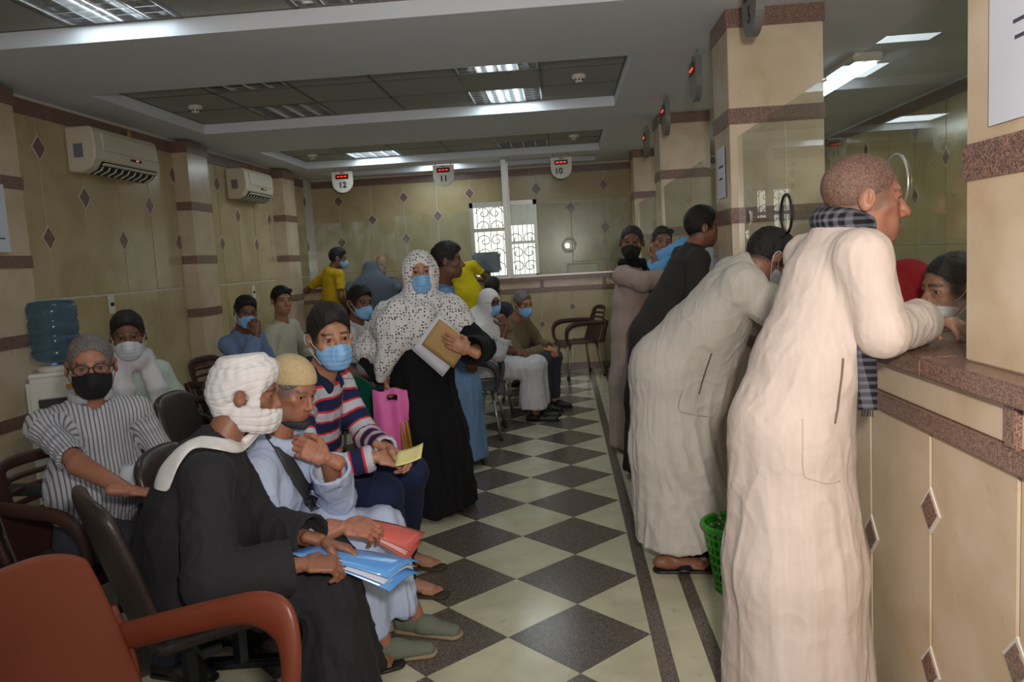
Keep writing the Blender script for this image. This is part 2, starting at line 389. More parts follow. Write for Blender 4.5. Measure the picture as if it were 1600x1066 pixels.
LN = {(3, 2, 0): 'lit louvre ceiling light hidden in the narrow coffer along the far wall', (0, 1, 2): 'louvre ceiling light with one glowing tube in the coffer nearest the entrance', (0, 3, 2): 'unlit louvre ceiling light in the coffer nearest the entrance',
      (0, 4, 0): 'lit louvre ceiling light over the entrance side of the nearest coffer',
      (1, 1, 2): 'unlit square louvre light near the smoke detector in the middle coffer', (1, 4, 2): 'bright square louvre light at the lower edge of the middle coffer',
      (1, 1, 0): 'unlit louvre light half hidden by the beam in the middle coffer', (1, 4, 0): 'lit louvre light seen as a bright sliver in the middle coffer',
      (2, 1, 2): 'bright louvre light above sign 12 in the farthest coffer', (2, 4, 2): 'unlit louvre light between signs 11 and 10 in the farthest coffer',
      (2, 1, 0): 'lit louvre light seen as a thin line above sign 12', (2, 4, 0): 'lit louvre light seen as a thin line left of sign 10'}
for (ci, i, j), (nt_, st) in lights.items():
    y0, y1 = cof[ci]; th = (y1-y0)/(3 if ci < 3 else 1); a = CX0+i*tw+.012; b = y0+j*th+.012; w = tw-.024; h = th-.024
    o = empty('ceiling_light', (a+w/2, b+h/2, ZT), 0, LN[(ci, i, j)], 'ceiling light', 'louvre ceiling lights')
    hx, hy = w/2, h/2
    MB().box((-hx, -hy, .07), (hx, hy, .08)).box((-hx, -hy, 0), (-hx+.012, hy, .08)).box((hx-.012, -hy, 0), (hx, hy, .08)).box((-hx, -hy, 0), (hx, -hy+.012, .08)).box((-hx, hy-.012, 0), (hx, hy, .08)).build('housing', M['louvre'], o)
    for q in range(1, 4): MB().prism([(-hx+2*hx*q/4-.006, .0), (-hx+2*hx*q/4+.006, .0), (-hx+2*hx*q/4+.018, .045), (-hx+2*hx*q/4-.018, .045)], -hy+.012, hy-.012, 'y').build('reflector', M['louvre'], o)
    for q in range(1, 6): boxo('louvre_blade', (-hx+.012, -hy+2*hy*q/6-.003, .004), (hx-.012, -hy+2*hy*q/6+.003, .04), M['louvre'], o)
    for q in range(4):
        lit = st == 'lit' and (q == 1 if ci == 0 else q in ((1, 2) if ci == 1 else (0, 1, 2, 3)))
        xx = -hx+2*hx*(q+.5)/4
        MB().tube([(xx, -hy+.02, .052), (xx, hy-.02, .052)], .013, 8).build('tube', M['tube_on'] if lit else M['tube_off'], o, True)
    if st == 'lit': lamp('tube_light', 'AREA', (a+w/2, b+h/2, ZT-.006), 4 if ci else 3, (.82, .95, 1), w*.9, h*.9)
def smoke(x, y, label):
    o = empty('smoke_detector', (x, y, ZT), 0, label, 'smoke detector')
    MB().lathe([(0, 0), (.058, 0), (.058, -.018), (.05, -.03), (0, -.03)]).build('base', M['white'], o, True)
    MB().lathe([(.034, -.028), (.034, -.045), (.026, -.056), (0, -.056)]).build('sensor', M['white'], o, True)
    for k in range(8):
        a = k*PI/4; MB().box((-.007, .030, -.046), (.007, .037, -.034)).build('vent_slot', M['dark'], o).rotation_euler.z = a
smoke(-2.91, 6.35, 'white round smoke detector beside the unlit light in the middle coffer')
smoke(.2, 6.25, 'white round smoke detector at the pillar end of the middle coffer')
smoke(-2.94, 9.45, 'small white smoke detector at the left wall end of the farthest coffer')
smoke(.21, 9.3, 'small white smoke detector at the pillar end of the farthest coffer')

# pillars on the right counter line
def pillar(x0, y0, x1, y1, z0=0.):
    o = props(boxo('pillar', (x0, y0, z0), (x1, y1, ZC), M['pillar'], None, .004), kind='structure')
    for z in (2.215, 1.67): boxo('granite_band', (x0-.006, y0-.006, z-.043), (x1+.006, y1+.006, z+.043), M['band'], o)
    boxo('granite_band', (x0-.008, y0-.008, 2.69), (x1+.008, y1+.008, ZC-.001), M['band'], o)
    boxo('stone_joint', (x0+.3, y0-.003, 1.2), (x0+.306, y0+.1, 2.172), M['grout'], o)
    return o
for a_ in ((.965, 4.52, 1.48, 4.95), (.985, 7.72, 1.46, 8.15), (.97, 10.3, 1.45, 10.75), (.985, 1.15, 1.5, 1.99)): pillar(*a_, 1.191)

# the right service counter
def counter_front(o, u0, u1, along, face, out, step, zt, mids):
    """stone front: panels, joint diamonds, two granite bands; along = 'x' or 'y'"""
    def bx(name, a, b, z0, z1, d0, d1, m, bev=.0015):
        lo, hi = ((a, face+out*d0, z0), (b, face+out*d1, z1)) if along == 'x' else ((face+out*d0, a, z0), (face+out*d1, b, z1))
        lo, hi = tuple(map(min, lo, hi)), tuple(map(max, lo, hi)); return boxo(name, lo, hi, m, o, bev)
    zl = zt-.195; n = int(round((u1-u0)/step)); us = [u0+k*(u1-u0)/n for k in range(n+1)]
    for k in range(n):
        bx('front_panel', us[k]+.006, us[k+1]-.006, .09, zl-.002, -.01, .012, M['wall'] if along == 'x' else M['pillar'])
    for k in range(0, n, 2):
        b = us[min(k+2, n)]
        bx('upper_panel', us[k]+.045, b-.002, zl+.052, zt-.052, -.01, .010, M['pillar'])
        bx('granite_band', us[k], b-.002, zl, zl+.05, -.01, .03, M['band'], .003)
        bx('granite_post', us[k]-.0, us[k]+.042, zl+.05, zt-.05, -.01, .024, M['band'], .003)
    for k, q in enumerate(us[1:-1]):
        for z in ((zt-.41, zt-.85) if (k % 2 == mids) else (zt-.62,)):
            if along == 'x': diamond(o, (q, face+out*.012, z), (1, 0, 0), (0, out, 0), None, .62)
            else: diamond(o, (face+out*.012, q, z), (0, 1, 0), (out, 0, 0), None, .66)
    bx('skirting', u0, u1, .0, .088, -.01, .02, M['band'], .003)
rc = empty('service_counter', (0, 0, 0), 0, 'long cream stone service counter with red granite ledge below the pillars on the right', 'counter')
boxo('counter_body', (XC, .87, 0), (1.3, YC, 1.135), M['grout'], rc)
counter_front(rc, .87, 10.07, 'y', XC, -1, .4, 1.19, 0)
yy = .87
while yy < YC-.1:
    boxo('granite_ledge', (.91, yy, 1.14), (1.42, min(yy+1.2, YC)-.002, 1.19), M['band'], rc, .004); yy += 1.2
bc = empty('service_counter', (0, 0, 0), 0, 'cream stone counter with brown granite ledge across the far end below signs 10 to 12', 'counter')
boxo('counter_body', (-3.58, YC, 0), (.93, YC+.38, 1.185), M['grout'], bc)
counter_front(bc, -3.55, .92, 'x', YC, -1, .4065, 1.24, 0)
xx = -3.58
while xx < .85:
    boxo('granite_ledge', (xx, YC-.05, 1.19), (min(xx+1.2, .90)-.002, YC+.45, 1.24), M['band'], bc, .004); xx += 1.2

# glass screens standing on the counters
def screen(name, label, lo, hi, hole=None):
    o = empty(name, (0, 0, 0), 0, label, 'glass screen', 'glass screens on the counters')
    boxo('pane', lo, hi, M['smudged' if lo[1] > YC else 'glass'], o)
    if hole:
        c, ax, rm, rr = hole; n = 28
        pts = [(c[0]+(0 if ax == 'x' else .085*math.cos(2*PI*k/n)), c[1]+(.085*math.cos(2*PI*k/n) if ax == 'x' else 0), c[2]+.085*math.sin(2*PI*k/n)) for k in range(n+1)]
        MB().tube(pts, rr, 8, False).build('speaking_ring', M[rm], o, True)
    return o
screen('glass_screen', 'clear glass screen before the cream robed man at the counter', (XG, 2.0, 1.192), (XG+.008, 3.03, 2.1), ((XG-.004, 2.42, 1.66), 'x', 'alu', .004))
screen('glass_screen', 'clear glass screen with black speaking ring beside the first full pillar', (XG, 3.04, 1.192), (XG+.008, 4.5, 2.1), ((XG-.004, 3.56, 1.63), 'x', 'dark', .006))
screen('glass_screen', 'clear glass screen between the first and second full pillars', (XG, 4.97, 1.192), (XG+.008, 7.7, 2.1))
screen('glass_screen', 'clear glass screen between the second pillar and the far corner', (XG, 8.17, 1.192), (XG+.008, 10.2, 2.1))
screen('glass_screen', 'clear glass screen at the left end of the far counter', (-3.5, YC+.12, 1.242), (-2.19, YC+.128, 2.1))
screen('glass_screen', 'glass screen in the middle of the far counter, left of the aluminium post', (-2.17, YC+.12, 1.242), (-.76, YC+.128, 2.14))
screen('glass_screen', 'smudged glass screen with round speaking hole right of the aluminium post', (-.65, YC+.12, 1.242), (.88, YC+.128, 2.2), ((.11, YC+.11, 1.64), 'y', 'alu', .008))
fp = empty('partition_post', (-.70, YC+.12, 1.24), 0, 'tall pale aluminium post dividing the far counter glass', 'post')
boxo('post', (-.035, -.03, 0), (.03, .05, 1.545), M['alu'], fp, .004); boxo('glazing_bead', (.032, -.02, 0), (.055, .03, 1.5), M['chrome'], fp)
for nm, x0, x1, lb in (('sill', -1.2, -.72, 'pale metal sill rail under the far window glass'), ('sill', -.63, .86, 'long pale metal sill rail under the glass below sign 10')):
    props(boxo('sill_rail', (x0, YC+.10, 1.242), (x1, YC+.15, 1.262), M['alu']), lb, 'rail')
tk = empty('counter_box', (.27, YC+.2, 1.24), 0, 'pale box standing behind the far glass under the speaking hole', 'box')
boxo('box_body', (-.19, 0, 0), (.19, .2, .14), M['ac'], tk, .015); boxo('box_lid', (-.2, -.01, .14), (.2, .21, .155), M['ac'], tk, .005)
mn = empty('monitor', (-1.02, YC+.32, 1.24), 0, 'grey monitor back standing behind the far glass before the reflected window', 'monitor')
boxo('screen_back', (-.19, 0, .08), (.19, .05, .36), mat('grey_plastic', lin(104, 112, 128), .5), mn, .03); boxo('stand', (-.05, .0, .0), (.05, .06, .1), M['dark'], mn, .01)

# number signs
def sign(x, y, num, label, facing='y', w=.27, h=.27, z=2.745, dark=False):
    o = empty('number_sign', (x, y, z), 0 if facing == 'y' else -PI/2, label, 'sign', 'counter number signs')
    n = 16; r = w/2
    out = [(-r, 0), (r, 0)]+[(r, -h+r)]+[(r*math.cos(-PI*k/n), -h+r+r*math.sin(-PI*k/n)*1.0) for k in range(1, n)]+[(-r, -h+r)]
    MB().prism(out, -.02, .02, 'y').build('sign_board', M['white'] if not dark else mat('shaded_sign', lin(120, 118, 112), .4), o)  # aisle signs hang backlit: their shade is put into the grey board
    boxo('display', (-.085*w/.27, -.028, -.095*h/.27), (.085*w/.27, -.018, -.035*h/.27), M['led_back'], o, .003)
    for k in (-1, 0, 1): boxo('led_dash', (k*.045*w/.27-.014, -.031, -.069*h/.27), (k*.045*w/.27+.014, -.027, -.060*h/.27), M['red_led'], o)
    boxo('top_label', (-.025, -.024, -.022), (.025, -.019, -.012), M['dark'], o)
    for s in (-1, 1):
        MB().tube([(s*.1*w/.27, 0, 0), (s*.1*w/.27, 0, ZC-z)], .005, 6).build('hanger', M['chrome'], o, True)
    if num:
        for sd in (-1, 1):
            t = bpy.data.curves.new('number', 'FONT'); t.body = num; t.size = .092*h/.27*1.1; t.align_x = 'CENTER'; t.extrude = .001; t.space_character = 1.05; t.offset = .0034
            n_ = bpy.data.objects.new('number', t); COL.objects.link(n_); dg = bpy.context.evaluated_depsgraph_get(); me = bpy.data.meshes.new_from_object(n_.evaluated_get(dg)); bpy.data.objects.remove(n_)
            n_ = link('number', me, M['dark'], o, False)
            n_.location = (-.035 if num == '10' else 0, sd*.0215, -.205*h/.27); n_.rotation_euler = (PI/2, 0, 0 if sd < 0 else PI)
            if sd < 0 and facing == 'y': break
    return o
sign(-2.8, YC-.02, '12', 'leftmost white sign on the far counter ceiling, reading twelve')
sign(-1.47, YC-.02, '11', 'middle white sign at the far counter, reading eleven, above the dotted headscarf')
sign(.049, YC-.02, '10', 'white sign right of the aluminium post, reading ten')
sign(.95, 3.87, '5', 'sign numbered 5 with red display hanging before the first full pillar', 'x', .27, .27, 2.745, True)
sign(.95, 5.45, None, 'sign with red display hanging from the ceiling left of the first full pillar', 'x', .27, .27, 2.745, True)
sign(.95, 6.95, None, 'small sign with red display hanging before the second full pillar', 'x', .27, .27, 2.745, True)
sign(.95, 8.5, None, 'distant sign with red display hanging just beyond the second full pillar', 'x', .27, .27, 2.745, True)

for k, (x, y) in enumerate(((2.2, 3.2), (2.2, 6.4), (2.2, 9.2))):
    o = empty('strip_light', (x, y, ZC), 0, ('nearest', 'middle', 'farthest')[k]+' fluorescent strip light on the ceiling behind the right glass', 'ceiling light', "strip lights of the clerks' room")
    boxo('housing', (-.1, -.62, -.06), (.1, .62, 0), M['white'], o, .01)
    lamp('strip_light_glow', 'AREA', (x, y, ZC-.1), 6, (.9, .96, .86), .16, 1.2)
    for s in (-1, 1): MB().tube([(s*.05, -.59, -.075), (s*.05, .59, -.075)], .016, 8).build('tube', M['tube_on'], o, True)

# ------------------------------------------------------------------ soft bodies: distance fields turned into one smooth surface
def V3(*p): return np.array(p, float)
def nrm(v): v = np.asarray(v, float); return v/(np.linalg.norm(v)+1e-9)
def cap(a, b, ra, rb=None, k=.02, w=None, s=1., op='u'):
    a, b = np.array(a, float), np.array(b, float); rb = ra if rb is None else rb
    r = max(ra, rb)*max(1, s)
    return dict(t='c', a=a, b=b, ra=ra, rb=rb, k=k, w=None if w is None else nrm(w), s=s, op=op, lo=np.minimum(a, b)-r, hi=np.maximum(a, b)+r)
def ell(c, r, k=.02, R=None, op='u'):
    c, r = np.array(c, float), np.array(r, float); m = r if R is None else np.full(3, r.max())
    return dict(t='e', c=c, r=r, k=k, R=R, op=op, lo=c-m, hi=c+m)
def plane(n, d, k=0.): return dict(t='p', n=np.array(n, float), d=d, k=k, op='i')
def chain(pts, r, k=.01, w=None, s=1., op='u'):
    rs = r if isinstance(r, (list, tuple)) else [r]*len(pts)
    return [cap(pts[i], pts[i+1], rs[i], rs[i+1], k, w, s, op) for i in range(len(pts)-1)]
def loop(c, ax, bx, r, n=14, k=.012, w=None, s=1., a0=0, a1=2*PI):
    c, ax, bx = (np.array(v, float) for v in (c, ax, bx))
    return chain([c+ax*math.cos(a0+(a1-a0)*i/n)+bx*math.sin(a0+(a1-a0)*i/n) for i in range(n+1)], r, k, w, s)
def pdist(p, X, Y, Z):
    if p['t'] == 'c':
        ba = p['b']-p['a']; L = ba@ba+1e-12
        x, y, z = X-p['a'][0], Y-p['a'][1], Z-p['a'][2]
        t = np.clip((x*ba[0]+y*ba[1]+z*ba[2])/L, 0, 1)
        x, y, z = x-t*ba[0], y-t*ba[1], z-t*ba[2]
        if p['w'] is not None:
            w = p['w']; q = (x*w[0]+y*w[1]+z*w[2])*(1/p['s']-1)
            x, y, z = x+q*w[0], y+q*w[1], z+q*w[2]
        return np.sqrt(x*x+y*y+z*z)-(p['ra']+(p['rb']-p['ra'])*t)
    if p['t'] == 'e':
        x, y, z = X-p['c'][0], Y-p['c'][1], Z-p['c'][2]
        if p['R'] is not None:
            R = p['R']; x, y, z = (R[0, 0]*x+R[1, 0]*y+R[2, 0]*z, R[0, 1]*x+R[1, 1]*y+R[2, 1]*z, R[0, 2]*x+R[1, 2]*y+R[2, 2]*z)
        r = p['r']; k0 = np.sqrt((x/r[0])**2+(y/r[1])**2+(z/r[2])**2); k1 = np.sqrt((x/r[0]**2)**2+(y/r[1]**2)**2+(z/r[2]**2)**2)+1e-9
        return k0*(k0-1)/k1
    return X*p['n'][0]+Y*p['n'][1]+Z*p['n'][2]-p['d']
def surf(prims, h):
    pos = [p for p in prims if p['op'] == 'u']
    lo = np.min([p['lo'] for p in pos], 0)-3*h-.012; hi = np.max([p['hi'] for p in pos], 0)+3*h+.012
    N = np.ceil((hi-lo)/h).astype(int)+1
    ax = [(lo[i]+h*np.arange(N[i])).astype(np.float32) for i in range(3)]
    g = np.full(N, .5, np.float32)
    for p in prims:
        k = p['k']
        if p['t'] == 'p': sl = (slice(None),)*3
        else:
            m = k+2.5*h; a = np.clip(np.floor((p['lo']-m-lo)/h).astype(int), 0, N); b = np.clip(np.ceil((p['hi']+m-lo)/h).astype(int)+1, 0, N)
            if np.any(b <= a): continue
            sl = tuple(slice(a[i], b[i]) for i in range(3))
        d = pdist(p, ax[0][sl[0]][:, None, None], ax[1][sl[1]][None, :, None], ax[2][sl[2]][None, None, :]).astype(np.float32)
        c = g[sl]
        if p['op'] == 'u':
            e = np.minimum(c, d)
            if k > 0: e -= np.maximum(k-np.abs(c-d), 0)**2/(4*k)
        else:
            d = -d if p['op'] == 's' else d
            e = np.maximum(c, d)
            if k > 0: e += np.maximum(k-np.abs(c-d), 0)**2/(4*k)
        g[sl] = e
    g[0] = g[-1] = .5; g[:, 0] = g[:, -1] = .5; g[:, :, 0] = g[:, :, -1] = .5
    s = g < 0
    cnt = np.zeros(np.array(N)-1, np.int8); offs = [(i, j, l) for i in (0, 1) for j in (0, 1) for l in (0, 1)]
    for o in offs: cnt += s[o[0]:N[0]-1+o[0], o[1]:N[1]-1+o[1], o[2]:N[2]-1+o[2]]
    idx = np.argwhere((cnt > 0) & (cnt < 8)); ids = np.full(cnt.shape, -1, np.int32); ids[tuple(idx.T)] = np.arange(len(idx))
    P = np.zeros((len(idx), 3)); n = np.zeros(len(idx))
    for o1 in offs:
        for a in range(3):
            if o1[a]: continue
            o2 = list(o1); o2[a] = 1
            v1 = g[idx[:, 0]+o1[0], idx[:, 1]+o1[1], idx[:, 2]+o1[2]]; v2 = g[idx[:, 0]+o2[0], idx[:, 1]+o2[1], idx[:, 2]+o2[2]]
            m = (v1 < 0) != (v2 < 0); t = np.where(m, v1/np.where(m, v1-v2, 1), 0)
            q = np.tile(np.array(o1, float), (len(idx), 1)); q[:, a] += t; P += q*m[:, None]; n += m
    P = lo+(idx+P/n[:, None])*h
    F = []
    for a in range(3):
        b, c = (a+1) % 3, (a+2) % 3
        s1 = np.take(s, range(N[a]-1), a); s2 = np.take(s, range(1, N[a]), a)
        e = np.argwhere(s1 != s2); e = e[(e[:, b] > 0) & (e[:, c] > 0) & (e[:, b] < N[b]-1) & (e[:, c] < N[c]-1)]
        inn = s[tuple(e.T)]
        def cell(db, dc): q = e.copy(); q[:, b] += db; q[:, c] += dc; return ids[tuple(q.T)]
        Q = np.stack([cell(-1, -1), cell(0, -1), cell(0, 0), cell(-1, 0)], 1)
        F.append(np.where(inn[:, None], Q, Q[:, ::-1]))
    return P, np.concatenate(F)
def hash3(i, j, k, seed):
    h = (i*374761393+j*668265263+k*2147483647+seed*974711) & 0xffffffff
    h = ((h ^ (h >> 13))*1274126177) & 0xffffffff
    return ((h ^ (h >> 16)) & 0xffff)/32767.5-1
def vnoise(P, seed=0):
    P = np.asarray(P, float)+100; I = np.floor(P).astype(np.int64); f = P-I; f = f*f*(3-2*f); r = 0
    for a in (0, 1):
        for b in (0, 1):
            for c in (0, 1):
                r = r+hash3(I[:, 0]+a, I[:, 1]+b, I[:, 2]+c, seed)*np.where(a, f[:, 0], 1-f[:, 0])*np.where(b, f[:, 1], 1-f[:, 1])*np.where(c, f[:, 2], 1-f[:, 2])
    return r
def vert_normals(V, F):
    n = np.cross(V[F[:, 2]]-V[F[:, 0]], V[F[:, 3]]-V[F[:, 1]]); N = np.zeros_like(V)
    for k in range(4): np.add.at(N, F[:, k], n)
    return N/(np.linalg.norm(N, axis=1, keepdims=True)+1e-12)
def relax(V, F, it=1, f=.5):
    for _ in range(it):
        S = np.zeros_like(V); n = np.zeros(len(V))
        for k in range(4):
            for q in (1, 3): np.add.at(S, F[:, k], V[F[:, (k+q) % 4]]); np.add.at(n, F[:, k], 1)
        V = V+(S/np.maximum(n, 1)[:, None]-V)*f
    return V
def rot_ypr(yaw, pitch, roll):
    """turn of a head: yaw to its left, pitch down, roll to its right shoulder, in degrees"""
    y, p, r = (math.radians(a) for a in (yaw, pitch, roll))
    Rz = np.array([[math.cos(y), -math.sin(y), 0], [math.sin(y), math.cos(y), 0], [0, 0, 1]])
    Rx = np.array([[1, 0, 0], [0, math.cos(-p), -math.sin(-p)], [0, math.sin(-p), math.cos(-p)]])
    Ry = np.array([[math.cos(r), 0, math.sin(r)], [0, 1, 0], [-math.sin(r), 0, math.cos(r)]])
    return Rz@Rx@Ry

# cloth and skin materials
def fabric(name, col, rough=.85, weave=900, streak=None, bump=.25):
    m = mat(name, col, rough, spec=.2, sheen=.02); nt = m.node_tree; b = nt.nodes['Principled BSDF']
    tc = nt.nodes.new('ShaderNodeTexCoord')
    n = nt.nodes.new('ShaderNodeTexNoise'); n.inputs['Scale'].default_value = 26; n.inputs['Detail'].default_value = 6
    mp = nt.nodes.new('ShaderNodeMapping'); mp.inputs['Scale'].default_value = (2.6, 2.6, .22)
    nt.links.new(tc.outputs['Object'], mp.inputs[0]); nt.links.new(mp.outputs[0], n.inputs['Vector'])
    x = nt.nodes.new('ShaderNodeMix'); x.data_type = 'RGBA'; x.inputs[6].default_value = (*[c*.86 for c in col], 1); x.inputs[7].default_value = (*[min(1, c*1.08) for c in col], 1)
    nt.links.new(n.outputs[0], x.inputs[0]); nt.links.new(x.outputs[2], b.inputs['Base Color'])
    n2 = nt.nodes.new('ShaderNodeTexNoise'); n2.inputs['Scale'].default_value = 55; n2.inputs['Detail'].default_value = 5
    nt.links.new(tc.outputs['Object'], n2.inputs['Vector'])
    bp = nt.nodes.new('ShaderNodeBump'); bp.inputs['Strength'].default_value = bump; bp.inputs['Distance'].default_value = .006
    nt.links.new(n2.outputs[0], bp.inputs['Height']); nt.links.new(bp.outputs[0], b.inputs['Normal'])
    return m
def attr_color(m, attr='Col'):
    nt = m.node_tree; b = nt.nodes['Principled BSDF']; a = nt.nodes.new('ShaderNodeAttribute'); a.attribute_name = attr
    nt.links.new(a.outputs['Color'], b.inputs['Base Color']); return m
M['skin'] = attr_color(mat('skin', (.4, .2, .12), .48, bump=(90, .12)))
M['hair'] = mat('black_hair', lin(28, 23, 21), .58, noise=(60, lin(40, 33, 30), .7), bump=(110, .7), spec=.35)
M['hair_grey'] = mat('greying_hair', lin(86, 78, 74), .6, noise=(160, lin(140, 132, 126), .8), bump=(150, .3))
M['hair_brown'] = mat('cropped_brown_grey_hair', lin(96, 66, 54), .7, noise=(190, lin(140, 112, 98), .8), bump=(170, .3))
M['eye_white'] = mat('eye_white', lin(186, 174, 164), .25); M['iris'] = mat('iris', lin(38, 22, 15), .15)
M['mask_blue'] = mat('blue_mask', lin(128, 178, 226), .8, noise=(40, lin(146, 192, 234), .6)); M['mask_white'] = mat('pale_mask', lin(206, 208, 214), .8)
M['mask_black'] = mat('black_mask', lin(20, 20, 22), .85); M['mask_grey'] = mat('dark_grey_mask', lin(52, 54, 58), .85)
M['elastic'] = mat('white_elastic', lin(226, 230, 234), .8)
_eye = {}
def eye_mesh():
    if not _eye:
        mb = MB().lathe([(0.0, .0130)]+[(.0130*math.sin(PI*k/14), .0130*math.cos(PI*k/14)) for k in range(1, 14)]+[(0, -.0130)], n=18, axis='y')
        me = mb.mesh('eye'); me.materials.append(M['eye_white']); me.materials.append(M['iris'])
        for p in me.polygons: p.material_index = 1 if p.center.y > .0098 else 0; p.use_smooth = True
        _eye['m'] = me
    return _eye['m']
SKIN = {'brown': lin(142, 96, 72), 'dark': lin(116, 76, 56), 'tan': lin(170, 122, 94), 'light': lin(190, 140, 108), 'red': lin(166, 112, 88)}
UP = V3(0, 0, 1)

class Person:
    """an Empty that parents one body mesh (head, trunk, limbs, hands) and the clothes; x is the figure's right, y its front"""
    def __init__(s, label, x, y, phi, skin='brown', res=.012, group=None, sc=1.):
        s.o = empty('person', (x, y, 0), math.radians(phi-90), label, 'person', group)
        a = math.radians(phi-90); s.Ri = np.array([[math.cos(a), math.sin(a), 0], [-math.sin(a), math.cos(a), 0], [0, 0, 1]]); s.org = V3(x, y, 0)
        s.phi = phi; s.skin = np.array(SKIN[skin]); s.h = res; s.sc = sc; s.hands = []; s.seed = int(abs(x*731+y*337)) % 991; s.extra = []
    def L(s, p): return s.Ri@(np.array(p, float)-s.org)                     # room -> figure
    def px(s, x, y, Y): return s.L(at(x, y, Y))
    def pose(s, hip, neck, head, look=None, ypr=(0, 0, 0), shw=.168, twist=0., hs=1.04, hipw=.085):
        """hip, neck: joints; head: centre between the ears; look: direction in the room, in degrees, that the face points to"""
        s.hip, s.neck, s.hd = (np.array(v, float) for v in (hip, neck, head)); s.hs = hs
        y, p, r = ypr
        if look is not None: y = look-s.phi
        s.HR = rot_ypr(y, p, r); s.sp = nrm(s.neck-s.hip)
        t = math.radians(twist); rt = V3(math.cos(t), math.sin(t), 0); rt = nrm(rt-s.sp*(rt@s.sp)); s.rt = rt; s.fw = np.cross(s.sp, rt)
        s.sh = {1: s.neck+rt*shw-s.sp*.068, -1: s.neck-rt*shw-s.sp*.068}
        s.hj = {1: s.hip+V3(hipw, 0, 0), -1: s.hip-V3(hipw, 0, 0)}; s.el = {}; s.wr = {}; s.kn = {}; s.an = {}
        return s
    def arm(s, side, wrist, hint=(0, -.3, -1), up=.30, fo=.27):
        a = s.sh[side]; w = np.array(wrist, float); d = w-a; D_ = np.linalg.norm(d); m = (up+fo)*.995
        if D_ > m: w = a+d/D_*m; d = w-a; D_ = m
        n = d/D_; t = (up*up-fo*fo+D_*D_)/(2*D_); hh = math.sqrt(max(up*up-t*t, 0)); q = np.array(hint, float); q = nrm(q-n*(q@n))
        s.el[side] = a+n*t+q*hh; s.wr[side] = w; return s
    def arm_at(s, side, elbow, wrist): s.el[side] = np.array(elbow, float); s.wr[side] = np.array(wrist, float); return s
    def on(s, ob, pts, off=.008):
        """points lying on the garment where the photograph shows them"""
        me = ob.data; from mathutils.bvhtree import BVHTree
        bv = BVHTree.FromPolygons([v.co for v in me.vertices], [p.vertices[:] for p in me.polygons]); out = []; c = Vector(s.L((0, 0, CAM_H)))
        for x, y in pts:
            d = Vector(s.Ri@ray(x, y)).normalized(); h = bv.ray_cast(c, d)
            if h[0] is None: h = bv.find_nearest(c+d*((Vector(s.neck)-c).length))
            out.append(np.array(h[0]+h[1]*off*(1 if h[1].dot(d) < 0 else -1)))
        return np.array(out)
    def leg(s, side, knee, ankle): s.kn[side] = np.array(knee, float); s.an[side] = np.array(ankle, float); return s
    def W(s, p): return s.hd+s.HR@(np.array(p, float)*s.hs)                  # head -> figure
    def Hl(s, p): return s.HR.T@(np.array(p, float)-s.hd)/s.hs                # figure -> head
    # -- hands
    def hand(s, side, d, palm, curl=.35, spread=.06, thumb=.5, size=1.):
        """d: fingers' direction, palm: where the palm faces"""
        Y = nrm(d); Nn = np.array(palm, float); Nn = nrm(Nn-Y*(Nn@Y)); X = np.cross(Y, Nn)*side; o = s.wr[side]; z = size; out = []
        out += [cap(o-Y*.05, o+Y*.02, .021*z, .017*z, .01, X, 1.4), cap(o+Y*.02*z, o+Y*.088*z, .0145*z, .0135*z, .012, X, 2.7)]
        for i, (off, ln, b0) in enumerate(((.030, .072, .090), (.010, .080, .095), (-.010, .075, .091), (-.029, .058, .082))):
            p = o+Y*b0*z+X*off*z; a = 0; dd = nrm(Y+X*(off*spread*14)); cu = curl[i] if isinstance(curl, (list, tuple)) else curl
            pts = [p-Y*.02*z, p]
            for f_, c in ((.45, cu), (.30, cu*1.25), (.25, cu*.8)):
                a += c; v = dd*math.cos(a)+Nn*math.sin(a); p = p+v*ln*f_*z; pts.append(p)
            out += chain(pts, [.0098*z, .0096*z, .0088*z, .008*z, .0070*z], .004)
        a = thumb; tb = o+Y*.022*z+X*.026*z; t1 = tb+(X*.75+Y*.75+Nn*.35)*.034*z; t2 = t1+nrm(Y*1+X*.45*(1-a)+Nn*(.3+.7*a))*.034*z; t3 = t2+nrm(Y*.9-X*.25*a+Nn*(.25+.6*a))*.027*z
        out += chain([tb, t1, t2, t3], [.014*z, .0125*z, .0105*z, .0082*z], .008)
        s.hands.append(out); return s
    # -- head
    def face(s, old=0., nose=1., wide=1., jaw=1.):
        w = wide
        P = [ell((0, -.014, .034), (.076*w, .096, .083), 0), ell((0, .018, -.028), (.063*w, .067, .086), .03),
             ell((0, .026, -.078*jaw), (.050*w, .052, .034), .03), ell((0, .068, -.098*jaw), (.021, .018, .016), .024),
             ell((0, .056, -.062), (.038, .034, .036), .03), cap((0, .080, .014), (0, .102+.006*nose, -.034), .0080, .0115*nose, .014), ell((.012, .096, -.040), (.009, .011, .008), .007), ell((-.012, .096, -.040), (.009, .011, .008), .007),
             cap((-.034, .074, .021), (.034, .074, .021), .011, .011, .014)]
        for x in (1, -1):
            P += [ell((x*.046*w, .054, -.026), (.019, .021, .017+.003*old), .02), ell((x*.031, .1, -.001), (.019, .023, .013), .010, op='s')]
            P += chain([(x*.015, .079, .004), (x*.024, .0835, .0105), (x*.035, .082, .0105), (x*.047, .070, .003)], .0040, .004)
            P += chain([(x*.017, .078, -.008), (x*.030, .0805, -.0125), (x*.045, .070, -.008)], .0034, .005)
            if old: P += [ell((x*.062, .064, -.056), (.012, .014, .026), .024, op='s'), cap((x*.024, .099, -.044), (x*.034, .087, -.066), .0016, .001, .006, op='s')]
            R = rot_ypr(x*-18, 0, x*-6)
